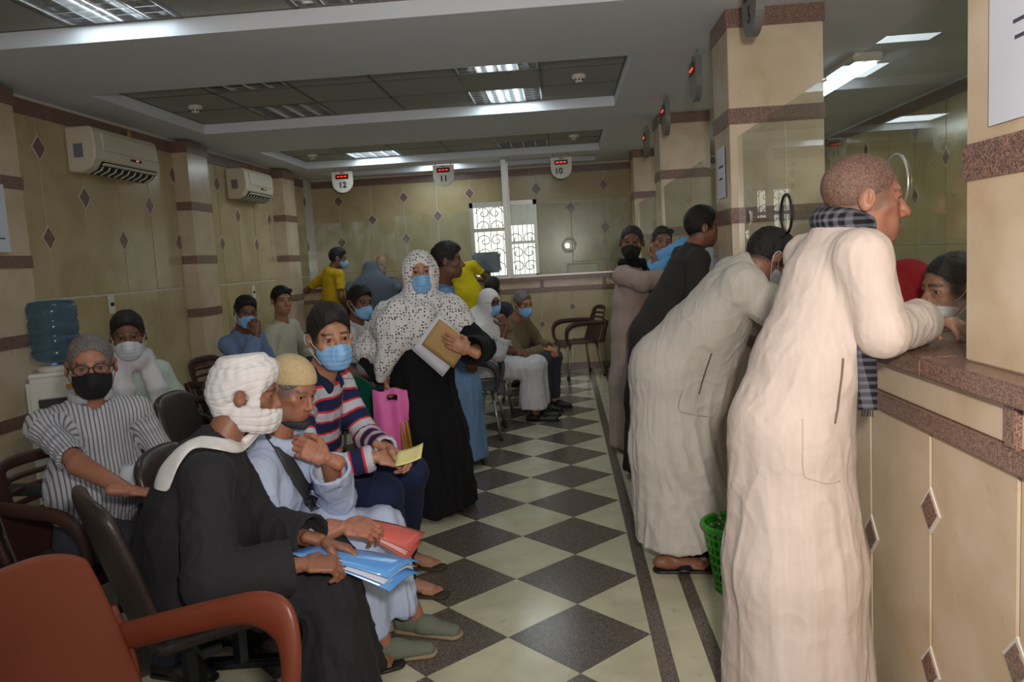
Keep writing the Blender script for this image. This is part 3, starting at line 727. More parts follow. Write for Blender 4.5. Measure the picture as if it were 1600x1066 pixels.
            P += [ell((x*(.080*w+.002*old), -.013, -.002), (.0085, .020+.002*old, .031+.003*old), .006, R), ell((x*(.0905*w+.002*old), -.006, .002), (.008, .0115, .0195), .003, R, 's'), ell((x*.083*w, .004, -.008), (.0045, .005, .007), .003), ell((x*.085*w, -.012, .000), (.004, .004, .016), .003, R)]
        P += [ell((0, .088, -.068), (.024, .011, .0058), .006), ell((0, .086, -.078), (.020, .011, .0066), .006), cap((-.022, .097, -.0725), (.022, .097, -.0725), .0022, .0022, .004, op='s')]
        return P
    def paint(s, V, brow=1., beard=0., mous=0., hair=(.02, .016, .014), lipc=None, scalp=(.078, 0.)):
        """own colours of the skin: lips, brows, shaved beard"""
        n = len(V); C = np.tile(s.skin, (n, 1)); nz = vnoise(V*22, s.seed)[:, None]; C = C*(1+.10*nz)
        def mix(c, m): return C*(1-m[:, None])+np.array(c)*m[:, None]
        x, y, z = V.T; ax = np.abs(x); st = lambda e0, e1, v: np.clip((v-e0)/(e1-e0), 0, 1)
        lips = np.exp(-((x/.021)**4+((z+.0735)/.0105)**4))*(y > .07)
        C = mix(lipc if lipc is not None else s.skin*np.array([.95, .62, .6]), lips*.75)
        red = np.exp(-((ax/.02)**2+((z+.03)/.02)**2))*(y > .08)+.6*np.exp(-(((ax-.045)/.02)**2+((z+.03)/.018)**2))*(y > .04)
        C = mix(s.skin*np.array([1.05, .82, .78]), red*.4)
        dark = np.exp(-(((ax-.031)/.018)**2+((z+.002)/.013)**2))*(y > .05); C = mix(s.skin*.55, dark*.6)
        if brow:
            zb = .023-.10*np.maximum(ax-.036, 0)-.06*np.maximum(.022-ax, 0); m = np.exp(-((z-zb)/.0052)**4)*(ax > .011)*(ax < .052)*(y > .045); C = mix(hair, m*.9*brow)
        if scalp:
            nn = nrm((0, .36, -1)); f1 = -(V@nn-nn@V3(0, .02, -.018-scalp[1])); f2 = (np.sqrt((x/.090)**2+((y-.112)/.090)**2+((z+.008)/scalp[0])**2)-1)*.085
            f3 = (np.sqrt(((ax-.088)/.03)**2+((y+.008)/.024)**2+((z+.012)/.034)**2)-1)*.025
            C = mix(np.array(hair)*1.2, st(-.009, .003, np.minimum(np.minimum(f1, f2), f3)+.004*vnoise(V*120, 3))*.85)
        if beard: m = st(-.045, -.065, z)*st(.105, .08, -z*.0+np.abs(z+.06))*(y > -.005)*(1-lips); C = mix(hair, np.clip(m, 0, 1)*beard*(.8+.2*vnoise(V*160, 5)))
        if mous: m = np.exp(-((z+.0585)/.0075)**4-((ax)/.034)**6)*(y > .07); C = mix(hair, m*mous)
        return np.clip(C, 0, 1)
    def body(s, hres=.004, handres=.0045, legs=True, face={}, paint={}, bare=None, forearm=1., eyes=True, thick=1.):
        k_ = thick
        P = [cap(s.hip, s.hip+s.sp*.18, .105, .105, .05, s.rt, 1.3), cap(s.hip+s.sp*.2, s.neck-s.sp*.13, .095, .092, .05, s.rt, 1.25),
             cap(s.sh[1], s.sh[-1], .032, .032, .04), cap(s.neck-s.sp*.05, s.neck+(s.hd-s.neck)*.4, .062, .05, .04)]
        for q in s.el:
            P += [cap(s.sh[q], s.el[q], .034, .038*k_, .02), cap(s.el[q], s.wr[q], .041*k_*forearm, .024*forearm, .02)]
        if legs:
            for q in s.kn: P += [cap(s.hj[q], s.kn[q], .072, .052, .04), cap(s.kn[q], s.an[q], .050, .034, .03)]
            for q in s.an:
                if q in s.kn: P += [cap(s.an[q], s.an[q]+V3(0, .02, -.045), .035, .03, .02)]
        for e in s.extra: P.append(e)
        parts = []; V, F = surf(P, s.h); C = np.tile(s.skin, (len(V), 1))*(1+.08*vnoise(V*20, 3)[:, None]); parts.append((V, F, C))
        nb = s.Hl(s.neck-s.sp*.02)
        P = s.face(**face)+[cap((0, -.024, -.055), nb, .052, .060/s.hs, .03)]
        V, F = surf(P, hres/s.hs); V = relax(V, F, 1, .3); C = s.paint(V, **paint); parts.append(((s.HR@(V*s.hs).T).T+s.hd, F, C))
        for hp in s.hands:
            V, F = surf(hp, handres); C = np.tile(s.skin, (len(V), 1))*(1+.10*vnoise(V*60, 8)[:, None])*np.array([1.02, .97, .95]); parts.append((V, F, C))
        n = 0; VV = []; FF = []; CC = []
        for V, F, C in parts: VV.append(V); FF.append(F+n); CC.append(C); n += len(V)
        me = arrmesh('body', np.concatenate(VV), np.concatenate(FF)); a = me.color_attributes.new('Col', 'FLOAT_COLOR', 'POINT')
        C = np.concatenate(CC); a.data.foreach_set('color', np.concatenate([C, np.ones((len(C), 1))], 1).astype(np.float32).ravel())
        b = link('body', me, M['skin'], s.o)
        if eyes:
            for x in (1, -1):
                e = link('eye', eye_mesh(), None, s.o, False); m = Matrix(s.HR.tolist()).to_4x4(); m.translation = Vector(s.W((x*.031,   .0665, -.001))); e.matrix_local = m @ Matrix.Scale(s.hs, 4)
        return b
    def head_part(s, name, prims, m, h=.004, noise=None, smooth=1, folds=None):
        V, F = surf(prims, h)
        if smooth: V = relax(V, F, smooth, .4)
        if noise: V = V+vert_normals(V, F)*(vnoise(V*noise[0], s.seed)*noise[1])[:, None]
        if folds is not None: V = V+vert_normals(V, F)*folds(V)[:, None]
        return link(name, arrmesh(name, (s.HR@(V*s.hs).T).T+s.hd, F), m, s.o)
    def hair(s, m=None, h=.004, grow=.0045, top=0., bump=.002, back=0., front=.078):
        P = [ell((0, -.015, .036), (.076+grow, .096+grow, .083+grow+top), 0)]
        if top: P.append(ell((0, .02, .075+top*.6), (.062, .075, .05), .03))
        n = nrm((0, .36, -1)); P.append(plane(n, n@V3(0, .02, -.018-back), .006))
        P.append(ell((0, .112, -.008), (.090, .090, front), .008, op='s'))
        for x in (1, -1): P.append(ell((x*.088, -.008, -.012), (.03, .024, .034), .006, op='s'))
        return s.head_part('hair', P, m or M['hair'], h, (48, bump*1.6))
    def mask(s, m=None, h=.004, dz=0., strap=True, folds=True):
        P = [ell((0, .026, -.040), (.070, .072, .082), 0), ell((0, .058, -.088), (.047, .050, .036), .03), cap((0, .098, -.022), (0, .104, -.056), .021, .024, .03)]
        n1 = nrm((0, -.25, 1)); P += [plane(n1, n1@V3(0, .10, -.018+dz), .004), plane((0, 0, -1), .122-dz, .006), plane((0, -1, 0), -.022, .004), plane((0, -.75, -.66), .030, .01)]
        f = (lambda V: .0008*np.sin(V[:, 2]*330)*np.clip((V[:, 1]-.03)/.03, 0, 1)) if folds else None
        o = s.head_part('face_mask', P, m or M['mask_blue'], h, None, 1, f)
        if strap:
            for x in (1, -1):
                t = MB().tube([s.W(p) for p in spline([(x*.064, .034, -.036), (x*.074, .014, -.018), (x*.085, -.014, .02), (x*.090, -.034, .0), (x*.083, -.022, -.03), (x*.058, .040, -.092)], 5)], .0014, 5).build('ear_loop', M['elastic'] if m is not M['mask_black'] else m, s.o, True)
        return o
    # -- clothes
    def cloth(s, name, prims, m, h=None, amp=.010, seed=0, fine=.0028, hang=None, attr=None, vs=1., more=(), wrinkle=.0045):
        """one garment: the main surface and open sleeves; hang: height above which the hanging folds fade"""
        VV = []; FF = []; n = 0
        for i, pr in enumerate([prims]+list(more)):
            V, F = surf(pr, h or s.h); V = relax(V, F, 2, .5); N = vert_normals(V, F)
            b = seed+s.seed
            wx = vnoise(V*[3, 3, 1.5], b+9)*.12; Q = V+np.stack([wx, -wx, wx*0], 1)
            n1 = vnoise(Q*[9, 9, .6*vs], b); n2 = vnoise(Q*[19, 19, 1.5*vs], b+1); n3 = vnoise(V*[16, 16, 13], b+2); n4 = vnoise(V*[30, 30, 24], b+4)
            A = amp*np.ones(len(V)) if hang is None else amp*np.clip((hang-V[:, 2])/.55+.2, .18, 1.3)
            cr = np.clip(1-np.abs(vnoise(Q*[11, 11, 7], b+5))/.30, 0, 1)**2+.7*np.clip(1-np.abs(vnoise(Q*[20, 20, 13], b+6))/.28, 0, 1)**2
            d = wrinkle*(cr-.35)+A*(1.0*n1+1.1*(.35-np.abs(n2)))+fine*(1.2*(.35-np.abs(n3))+.5*(.35-np.abs(n4)))
            if i: d = wrinkle*1.2*(cr-.35)+fine*(1.3*(.35-np.abs(n3))+.6*(.35-np.abs(n4)))
            VV.append(V+N*d[:, None]); FF.append(F+n); n += len(V)
        V = np.concatenate(VV); me = arrmesh(name, V, np.concatenate(FF))
        if attr:
            for nm, fn in attr.items(): at_ = me.attributes.new(nm, 'FLOAT', 'POINT'); at_.data.foreach_set('value', fn(V).astype(np.float32))
        return link(name, me, m, s.o)
    def sleeves(s, r0=.062, r1=.060, r2=.066, cut=.03, k=.035, sides=(1, -1), to=None):
        """upper arms for the trunk's surface, and each lower sleeve as an open-ended surface of its own"""
        P = []; S = []
        for q in sides:
            if q not in s.el: continue
            d = nrm(s.wr[q]-s.el[q]); e = s.wr[q]-d*cut; d0 = nrm(s.el[q]-s.sh[q])
            if to is not None:
                e = s.sh[q]+(s.el[q]-s.sh[q])*to; P.append(cap(s.sh[q], e-d0*.07, r0, r1, k))
                S.append([cap(s.sh[q]+d0*.10, e, r1*.80, r1*1.06, 0), plane(d0, d0@e, .003), cap(e-d0*.02, e+d0*.2, r1-max(.010, 1.5*s.h), None, .004, op='s')]); continue
            P.append(cap(s.sh[q], s.el[q], r0, r1, k))
            S.append([cap(s.sh[q]+d0*.18, s.el[q], r1, r1, .02), cap(s.el[q], e, r1, r2, .03), plane(d, d@e, .004), cap(e-d*.045, e+d*.2, r2-max(.013, 1.7*s.h), None, .004, op='s')])
        return P, S
    def trunk(s, g=.028, belly=.0, hipr=.125):
        c = s.neck-s.sp*.14; mid = s.hip+s.sp*.2
        return [cap(s.hip, mid, hipr+g-.012, .108+g+belly*.5, .06, s.rt, 1.2), cap(mid+s.fw*belly*.5, c, .105+g*.8+belly*.5, .104+g*.5, .06, s.rt, 1.26),
                cap(s.neck-s.sp*.02, s.sh[1], .048, .047, .05), cap(s.neck-s.sp*.02, s.sh[-1], .048, .047, .05),
                cap(s.sh[1]-s.rt*.01, s.sh[-1]+s.rt*.01, .048, .048, .06), cap(s.neck-s.sp*.06, s.neck+s.sp*.008+s.fw*.0, .074, .062, .05)]
    def collar_cut(s, depth=.03, r=.058): 
        d = nrm(s.hd-s.neck); return [cap(s.neck+s.sp*.012+s.fw*.012, s.neck+d*.2, r, r, .012, op='s')]
    def robe_stand(s, m, hem=.1, hemc=None, flare=.235, wide=1.12, g=.03, amp=.012, sl=(.068, .068, .076), cut=.03, name='robe', h=None, belly=0., hipr=.125, to=None, extra=(), wrinkle=.0035):
        hc = np.array(hemc if hemc is not None else (s.hip[0], s.hip[1], hem), float)
        P = s.trunk(g, belly, hipr)+list(extra); A, C = s.sleeves(*sl, cut=cut, to=to); mid = s.hip*.55+hc*.45
        P += A+[cap(s.hip+V3(0, 0, .02), mid, hipr+g+.005, (hipr+g)*.45+flare*.55, .05, (1, 0, 0), wide), cap(mid, hc-V3(0, 0, .1), (hipr+g)*.45+flare*.55, flare, .05, (1, 0, 0), wide)]
        P += s.collar_cut()+[plane((0, 0, -1), -hem, .0)]
        return s.cloth(name, P, m, h, amp, hang=s.hip[2]+.1, more=C, wrinkle=wrinkle)
    def robe_sit(s, m, hem=.12, g=.028, amp=.012, sl=(.066, .064, .074), cut=.03, h=None, spread=.03, name='robe', belly=0., fl=.105, curtain=True, to=None, th=1., extra=(), pull=.02):
        P = s.trunk(g, belly)+list(extra); A, C = s.sleeves(*sl, cut=cut, to=to); P += A
        for q in s.kn:
            P += [cap(s.hj[q]+V3(0, 0, .0), s.kn[q], .112*th, .088*th, .05), cap(s.kn[q], np.array([s.an[q][0], s.an[q][1]-pull, hem-.06]), .086*th, fl, .05)]
        if len(s.kn) == 2:
            km = (s.kn[1]+s.kn[-1])/2; am = (s.an[1]+s.an[-1])/2
            P += [cap(s.hip, km-V3(0, .03, .01), .10*th, .075*th, .07)]
            if curtain: P += [cap(km-V3(0, .03, .03), V3(am[0], am[1]-pull-.02, hem-.05), .075, .09, .07, (1, 0, 0), 1.2)]
        P += s.collar_cut()+[plane((0, 0, -1), -hem, .0)]
        return s.cloth(name, P, m, h, amp, hang=1.0, more=C)
    def shirt(s, m, hem, g=.018, sl=(.06, .056, .058), cut=.02, to=None, amp=.006, h=None, belly=.02, attr=None, hemn=None, name='shirt', cuts=()):
        P = s.trunk(g, belly, .118); A, C = s.sleeves(*sl, cut=cut, to=to); n = nrm(-s.sp) if hemn is None else nrm(hemn)
        P += A+s.collar_cut()+list(cuts)+[plane(n, n@(s.hip+s.sp*hem), .0)]
        return s.cloth(name, P, m, h, amp, attr=attr, vs=2.5, more=C)
    def trousers(s, m, g=.016, hem=.09, h=None, amp=.006, name='trousers'):
        P = [cap(s.hip-V3(.05, 0, 0), s.hip+V3(.05, 0, 0), .118, None, .05), cap(s.hip, s.hip+s.sp*.1, .112, .105, .04, s.rt, 1.25)]
        for q in s.kn: P += [cap(s.hj[q], s.kn[q], .088+g*.5, .066+g*.5, .04), cap(s.kn[q], s.an[q], .064+g*.5, .056+g*.4, .04)]
        P += [plane((0, 0, -1), -hem, 0)]
        return s.cloth(name, P, m, h, amp, vs=2)
    def shoe(s, side, m, d=(0, 1, 0), ln=.25, name='shoe', h=.006, sole=None, open_=False, z0=.0):
        """closed shoe round the ankle; open_ = sandal with bare toes"""
        a = s.an[side].copy(); a[2] = z0; d = nrm(d); r = np.cross(d, UP); heel = a-d*.055; toe = a+d*(ln-.085)
        P = [cap(heel+UP*.035, a+d*.06+UP*.036, .034, .040, .02, r, 1.05), cap(a+d*.05+UP*.03, toe+UP*.022, .037, .026, .02, r, 1.35), plane((0, 0, -1), -z0-.012, .004)]
        sole_p = [cap(heel+UP*.012, toe+UP*.012, .035, .036, 0, r, 1.22), plane((0, 0, 1), z0+.016, .003), plane((0, 0, -1), -z0, .003)]
        if open_:
            foot = [cap(s.an[side]-UP*.02, a+d*.01+UP*.05, .034, .036, .02), cap(heel+UP*.045, heel+UP*.04+d*.04, .030, .032, .02), cap(a+UP*.055+d*.02, toe+UP*.034-d*.045, .034, .022, .02, r, 1.4)]
            for k in range(5): b = toe+UP*.030-d*(.05+.009*abs(k-1))+r*(k-2)*.0165; foot.append(cap(b, b+d*.045-UP*.005, .0105 if k else .0105, .0088, .004))
            V, F = surf(foot, h); me = arrmesh('foot', V, F); ca = me.color_attributes.new('Col', 'FLOAT_COLOR', 'POINT'); ca.data.foreach_set('color', np.tile(np.append(s.skin, 1), (len(V), 1)).astype(np.float32).ravel()); link('foot', me, M['skin'], s.o)
            V, F = surf(sole_p, h); sh = link('sandal', arrmesh('sandal', V, F), m, s.o)
            V, F = surf([cap(a+d*.055+UP*.05-r*.052-UP*.03, a+d*.06+UP*.062, .012, .012, .01, d, 2.6), cap(a+d*.06+UP*.062, a+d*.055+UP*.05+r*.052-UP*.03, .012, .012, .01, d, 2.6)], h); link('sandal_strap', arrmesh('sandal_strap', V, F), m, s.o)
            return sh
        a2 = s.an[side]
        P.insert(2, cap(a2-UP*.015, a+UP*.04, .02, .034, .02))
        V, F = surf(P, h); V = relax(V, F, 1); o = link(name, arrmesh(name, V, F), m, s.o)
        V, F = surf(sole_p, h); link('sole', arrmesh('sole', V, F), sole or M['dark'], s.o); return o
    def strap(s, name, pts, m, w=.03, th=.004, side=(1, 0, 0), n=6):
        C = np.array(spline(pts, n)); d = np.array([nrm(C[min(i+1, len(C)-1)]-C[max(i-1, 0)]) for i in range(len(C))]); sd = np.array(side, float)
        G = []
        for c, t in zip(C, d): q = nrm(sd-t*(sd@t)); G.append([c-q*w/2, c, c+q*w/2])
        return sheet(name, np.array(G), m, s.o, th)
    def sit(s, x=0., knee_f=.42, kz=.50, az=.09, spread=.11, af=.40):
        for q in (1, -1): s.leg(q, (x+q*spread, s.hip[1]+knee_f, kz), (x+q*(spread-.01), s.hip[1]+af, az))
        return s
    def stand(s, az=.08, sp=.09, f=0.):
        for q in (1, -1): s.leg(q, (s.hip[0]+q*sp, s.hip[1]+.03, .48), (s.hip[0]+q*sp, s.hip[1]+f, az))
        return s
    def headscarf(s, m, h=.006, drape=None, grow=.0, hole=(.052, .062, .074), holec=(0, .108, -.022), name='headscarf', amp=.006, hs=1.):
        """cloth round head, neck and shoulders with an opening for the face"""
        L = s.Hl; P = [ell((0, -.014, .028), (.090+grow, .108+grow, .098+grow), 0), ell((0, .02, -.05), (.078+grow, .078+grow, .085), .04), cap((0, -.01, -.03), L(s.neck+s.sp*.02+s.fw*.01), .080+grow, .098, .06)]
        P += [cap(L(s.sh[1]+s.sp*.01), L(s.sh[-1]+s.sp*.01), .075/s.hs, None, .08)]
        if drape: P += drape
        P += [ell(holec, hole, .01, op='s')]
        V, F = surf(P, h); V = relax(V, F, 2); N = vert_normals(V, F)
        B = (s.HR@(V*s.hs).T).T+s.hd
        d = amp*(vnoise(B*[10, 10, 4], s.seed)+.8*(.5-np.abs(vnoise(B*[17, 17, 6], s.seed+3)))); d *= np.clip((.12-V[:, 2])/.12, .25, 1)
        B = B+(s.HR@N.T).T*d[:, None]
        return link(name, arrmesh(name, B, F), m, s.o)

# ------------------------------------------------------------------ seats
M['brown_plastic'] = mat('red_brown_plastic', lin(122, 58, 36), .38, noise=(3, lin(108, 50, 32), .7))
M['dark_brown'] = mat('dark_brown_plastic', lin(70, 44, 38), .42)
M['leather'] = mat('dark_brown_leatherette', lin(48, 38, 36), .38, noise=(9, lin(62, 48, 42), .5), bump=(60, .15))
M['black_plastic'] = mat('charcoal_plastic', lin(58, 58, 58), .5); M['green_plastic'] = mat('dark_green_plastic', lin(16, 92, 72), .4)
def plastic_chair(label, x, y, phi, m, slots=True, legm=None, group='plastic armchairs with steel legs', w=.25, topz=.82, arms=(1, -1), armr=.017, armf=1.9, armz=(.66, .665, .668, .66, .62, .54)):
    o = empty('plastic_armchair', (x, y, 0), math.radians(phi-90), label, 'chair', group); legm = legm or M['chrome']
    nu, nv = 21, 17; G = np.zeros((nu, nv, 3))
    for i in range(nu):
        for j in range(nv):
            u = i/(nu-1)*2-1; v = j/(nv-1); ww = w*(.98-.10*v**3); tz = topz-.05*u**4
            G[i, j] = (u*ww, -.22-.13*v+.045*u*u-.03*math.sin(v*PI)*(1-u*u)*.6, .42+(tz-.42)*v)
    sk = (lambda i, j: 4 <= i <= 15 and j in (7, 9, 11, 13)) if slots else None
    sheet('backrest', G, m, o, .012, sk, 1)
    G = np.zeros((nu, nv, 3))
    for i in range(nu):
        for j in range(nv):
            u = i/(nu-1)*2-1; v = j/(nv-1)
            G[i, j] = (u*(w-.01+.02*v), -.24+.48*v, .425-.022*math.sin(v*PI)*(1-.5*u*u)+.012*u*u-(.05*((v-.82)/.18)**2 if v > .82 else 0))
    sheet('seat', G, m, o, .014, None, 1)
    for s in arms:
        pts = spline([(s*w*.97, -.30, armz[0]), (s*(w+.02), -.20, armz[1]), (s*(w+.04), -.02, armz[2]), (s*(w+.04), .12, armz[3]), (s*(w+.035), .20, armz[4]), (s*(w+.02), .225, armz[5]), (s*w, .21, .45), (s*(w-.02), .17, .41)], 5)
        n = len(pts); MB().tube(pts, [armr]*n, 12, True, ((0, .5, .87), armf)).build('armrest', m, o, True)
        pts = spline([(s*w*.97, -.235, .42), (s*(w+.01), -.26, .55), (s*(w+.005), -.30, .68)], 4)
        MB().tube(pts, [.02, .022]+[.02]*(len(pts)-2), 8, True, ((0, 1, 0), 1.6)).build('side_web', m, o, True)
        for t in (-1, 1):
            l = MB().tube([(s*(w-.05), t*.17-.01, .42), (s*(w+.01), t*.235-.01, .0)], .0125, 10).build('leg', legm, o, True)
            MB().tube([(s*(w+.006), t*.232-.01, .03), (s*(w+.011), t*.236-.01, 0)], .0165, 10).build('foot_cap', M['dark'], l, True)
    MB().tube([(-w+.05, -.18, .405), (w-.05, -.18, .405)], .01, 8).tube([(-w+.05, .16, .395), (w-.05, .16, .395)], .01, 8).build('under_frame', legm, o, True)
    return o
def pad(name, nu, nv, fn, m, o, th):
    G = np.array([[fn(i/(nu-1)*2-1, j/(nv-1)) for j in range(nv)] for i in range(nu)]); return sheet(name, G, m, o, th, None, 2)
def waiting_seat(label, x, y, phi, topz=.88, group='dark padded waiting seats'):
    o = empty('waiting_seat', (x, y, 0), math.radians(phi-90), label, 'seat', group)
    pad('backrest', 7, 7, lambda u, v: (u*.235*(1-.10*v**4-.05*(1-v)**4), -.21-.12*v+.035*u*u, .46+(topz-.46-.03*u**4)*v), M['leather'], o, .045)
    pad('seat', 7, 7, lambda u, v: (u*.235, -.22+.45*v, .435+.012*u*u-.03*v**5), M['leather'], o, .06)
    MB().tube([(0, -.06, .40), (0, -.06, .03)], .038, 8).build('post', M['black_metal'], o)
    boxo('foot_bar', (-.03, -.28, 0), (.03, .22, .035), M['black_metal'], o, .008)
    boxo('beam_bracket', (-.22, -.09, .375), (.22, -.03, .405), M['black_metal'], o, .004)
    return o
plastic_chair('empty red-brown plastic armchair with a looped arm, nearest the camera', -.97, 1.52, -14, M['brown_plastic'], False, topz=.875, w=.245, armr=.019, armf=2.9, armz=(.595, .62, .668, .70, .675, .58))
waiting_seat('dark leatherette seat under the man in the white turban', -1.20, 2.36, 42, .90)
waiting_seat('dark leatherette seat under the man in the beige skullcap', -1.24, 2.80, 6)
waiting_seat('dark leatherette seat under the youth in the striped polo', -1.26, 3.30, 0, .84)
plastic_chair('brown plastic armchair just beyond the youth in the striped polo', -1.36, 3.98, 0, M['dark_brown'], True, topz=.80)
plastic_chair('dark brown plastic armchair under the man with glasses and black mask', -1.93, 2.98, -16, M['dark_brown'], True)
waiting_seat('empty dark seat with a white paper on it, behind the turbaned man', -1.72, 3.32, 5, .93)
waiting_seat('empty dark seat, second beyond the seat with the white paper', -1.70, 4.32, 5, .93)
waiting_seat('empty dark seat next beyond the seat with the white paper', -1.71, 3.82, 5, .93)
plastic_chair('dark brown slotted chair under the man in the white scarf', -2.48, 4.17, -25, M['dark_brown'])
plastic_chair('empty dark brown slotted chair beyond the man in the white scarf', -2.42, 4.82, 5, M['dark_brown'], topz=.92)
plastic_chair('dark brown chair under the man in blue resting his chin on his hand', -2.62, 6.05, -12, M['dark_brown'], topz=.86)
plastic_chair('dark brown chair under the man in off-white with sunglasses on his head', -2.62, 6.88, -10, M['dark_brown'])
plastic_chair('dark seat under the man in the white polo shirt', -1.62, 5.85, -5, M['black_plastic'], False)
plastic_chair('dark green plastic chair behind the standing woman with the pink bag', -1.32, 5.25, 62, M['green_plastic'], False, M['black_metal'])
plastic_chair('empty charcoal plastic armchair with steel legs behind the woman in black', -.80, 6.62, 0, M['black_plastic'], False, topz=.74)
plastic_chair('charcoal armchair under the masked person in the white headscarf', -.80, 7.25, -5, M['black_plastic'], False, topz=.74)
plastic_chair('charcoal chair under the man in the olive jacket', -.55, 7.85, -20, M['black_plastic'], False, topz=.78)
plastic_chair('empty dark brown slotted chair standing alone before the far counter', .14, 9.72, 198, M['dark_brown'], True, topz=.86)
plastic_chair('charcoal armchair at the left edge of the photo beside the water cooler', -2.25, 2.72, -15, M['black_plastic'], False, topz=.86)

# ------------------------------------------------------------------ people
F_ = {k: fabric('cloth_'+k, lin(*v), bump=b) for k, v, b in (
    ('black', (46, 45, 48), .3), ('cream', (212, 195, 184), .25), ('grey', (198, 190, 180), .22), ('mauve', (168, 148, 140), .2), ('charcoal', (56, 53, 51), .2),
    ('lightblue', (186, 198, 224), .25), ('navy', (30, 38, 66), .2), ('mint', (176, 192, 182), .25), ('blue', (112, 134, 172), .25), ('offwhite', (196, 192, 172), .2),
    ('polo', (206, 204, 206), .2), ('yellow', (196, 160, 28), .2), ('bright_yellow', (222, 200, 30), .2), ('slate', (86, 92, 102), .25), ('abaya', (20, 20, 22), .15), ('denim', (108, 138, 176), .25),
    ('white', (226, 222, 220), .3), ('linen', (206, 202, 206), .3), ('olive', (116, 100, 76), .2), ('sky', (110, 168, 220), .2), ('crimson', (150, 22, 32), .2), ('dim', (60, 62, 70), .2), ('stripe_base', (176, 176, 182), .2), ('trouser', (58, 60, 70), .2))}
def striped(name, stops, period, attr='st'):
    m = fabric(name, (.5, .5, .5)); nt = m.node_tree; b = nt.nodes['Principled BSDF']
    a = nt.nodes.new('ShaderNodeAttribute'); a.attribute_name = attr
    d = nt.nodes.new('ShaderNodeMath'); d.operation = 'DIVIDE'; d.inputs[1].default_value = period; nt.links.new(a.outputs['Fac'], d.inputs[0])
    f = nt.nodes.new('ShaderNodeMath'); f.operation = 'FRACT'; nt.links.new(d.outputs[0], f.inputs[0])
    r = nt.nodes.new('ShaderNodeValToRGB'); r.color_ramp.interpolation = 'CONSTANT'; e = r.color_ramp.elements
    e[0].position, e[0].color = stops[0][0], (*stops[0][1], 1); e[1].position, e[1].color = stops[1][0], (*stops[1][1], 1)
    for p, c in stops[2:]: q = e.new(p); q.color = (*c, 1)
    nt.links.new(f.outputs[0], r.inputs[0]); nt.links.new(r.outputs[0], b.inputs['Base Color']); return m
NAVY, RED, GREY = lin(34, 38, 74), lin(204, 52, 62), lin(186, 186, 196)
M['polo_stripe'] = striped('navy_grey_red_stripes', [(0, NAVY), (.44, RED), (.53, GREY), (.91, RED)], .098)
M['thin_stripe'] = striped('grey_white_pinstripes', [(0, lin(116, 116, 124)), (.36, lin(188, 188, 192))], .015)
def seg_t(V, a, b):
    ab = b-a; t = np.clip(((V-a)@ab)/(ab@ab), 0, 1); return t*np.linalg.norm(ab), np.linalg.norm(V-a-t[:, None]*ab, axis=1)
def arm_coord(p, V, around=False):
    T = (V-p.hip)@(p.rt if around else p.sp)
    best = np.full(len(V), .088)
    for q in p.el:
        L1 = np.linalg.norm(p.el[q]-p.sh[q])
        for a, b, off in ((p.sh[q], p.el[q], 0), (p.el[q], p.wr[q], L1)):
            t, d = seg_t(V, a, b); m = (d < best) & ((t > .03) | (off > 0))
            if around: u = nrm(np.cross(nrm(b-a), p.fw)); w = np.cross(nrm(b-a), u); val = np.arctan2((V-a)@u, (V-a)@w)*.055
            else: val = t+off+.02
            T = np.where(m, val, T); best = np.where(m, d, best)
    return T
def paper(name, label, c, ax, bx, m, cat='paper', th=.0015, bend=.0, n=7, group=None):
    """sheet of paper at c spanned by the half-vectors ax and bx"""
    c, ax, bx = (np.array(v, float) for v in (c, ax, bx)); nn = nrm(np.cross(ax, bx)); us = np.linspace(-1, 1, n)
    G = np.array([[c+ax*u+bx*v+nn*bend*(u*u+.3*v) for v in us] for u in us]); o = sheet(name, G, m, None, th)
    return props(o, label, cat, group)
def spline_2d(pts): return [(q[0], q[1]) for q in spline([(a, b, 0) for a, b in pts], 3)]
FWD = V3(0, 1, 0); DN = V3(0, 0, -1)

# -- the man in the black robe and white turban
p = Person('seated man in black robe and white turban wound over his mouth', -1.24, 2.40, 20, 'brown', .009)
p.pose((0, -.05, .50), p.px(342, 694, 2.42), p.px(386, 612, 2.50), 16, (0, 12, 4), hs=1.0)
p.leg(1, (.13, .42, .455), (.12, .42, .09)).leg(-1, (-.12, .44, .455), (-.14, .47, .09))
p.arm(1, p.px(474, 882, 2.27), (.45, -.5, -.7)).arm(-1, p.px(502, 846, 2.42), (-.5, -.5, -.8))
p.hand(1, p.Ri@V3(.9, .35, -.15), (-.3, .2, -.9), [.55, .6, .7, .8], thumb=.4).hand(-1, p.Ri@V3(.9, .0, -.28), (.3, .1, -.9), [.25, .35, .45, .6], thumb=.6)
p.body(.0035, .0035, face=dict(old=1), paint=dict(hair=lin(70, 64, 60), scalp=None))
rb = p.robe_sit(F_['black'], .05, amp=.017, sl=(.078, .076, .084), cut=.035, h=.008, fl=.16, g=.045, th=.93, extra=[cap(p.hip*.75+p.neck*.25-p.fw*.055, p.hip*.25+p.neck*.75-p.fw*.05, .12, .11, .08, p.rt, 1.3)])
T = []
def band(c, n, rx, ry, r, w=None, s=1.8, tilt=0):
    n = nrm(n); a = nrm(np.cross(n, V3(0, 1, 0))); b = np.cross(n, a); return loop(c, a*rx, b*ry, r, 18, .010, n, s)
T.append(ell((0, -.020, .036), (.085, .103, .085), 0))
for c, n, rx, ry, r in (((0, -.016, .062), (0, -.30, 1), .080, .092, .017), ((0, -.020, .040), (.10, -.42, 1), .082, .096, .016), ((0, -.022, .084), (-.1, -.26, 1), .056, .066, .018), ((0, -.026, .018), (-.08, -.50, 1), .080, .094, .015)): T += band(c, n, rx, ry, r)
for dz, ry, rx in ((-.055, .094, .074), (-.074, .094, .073), (-.093, .086, .069)): T += band((0, .012, dz), (0, .10, 1), rx, ry, .0145, None, 1.5)
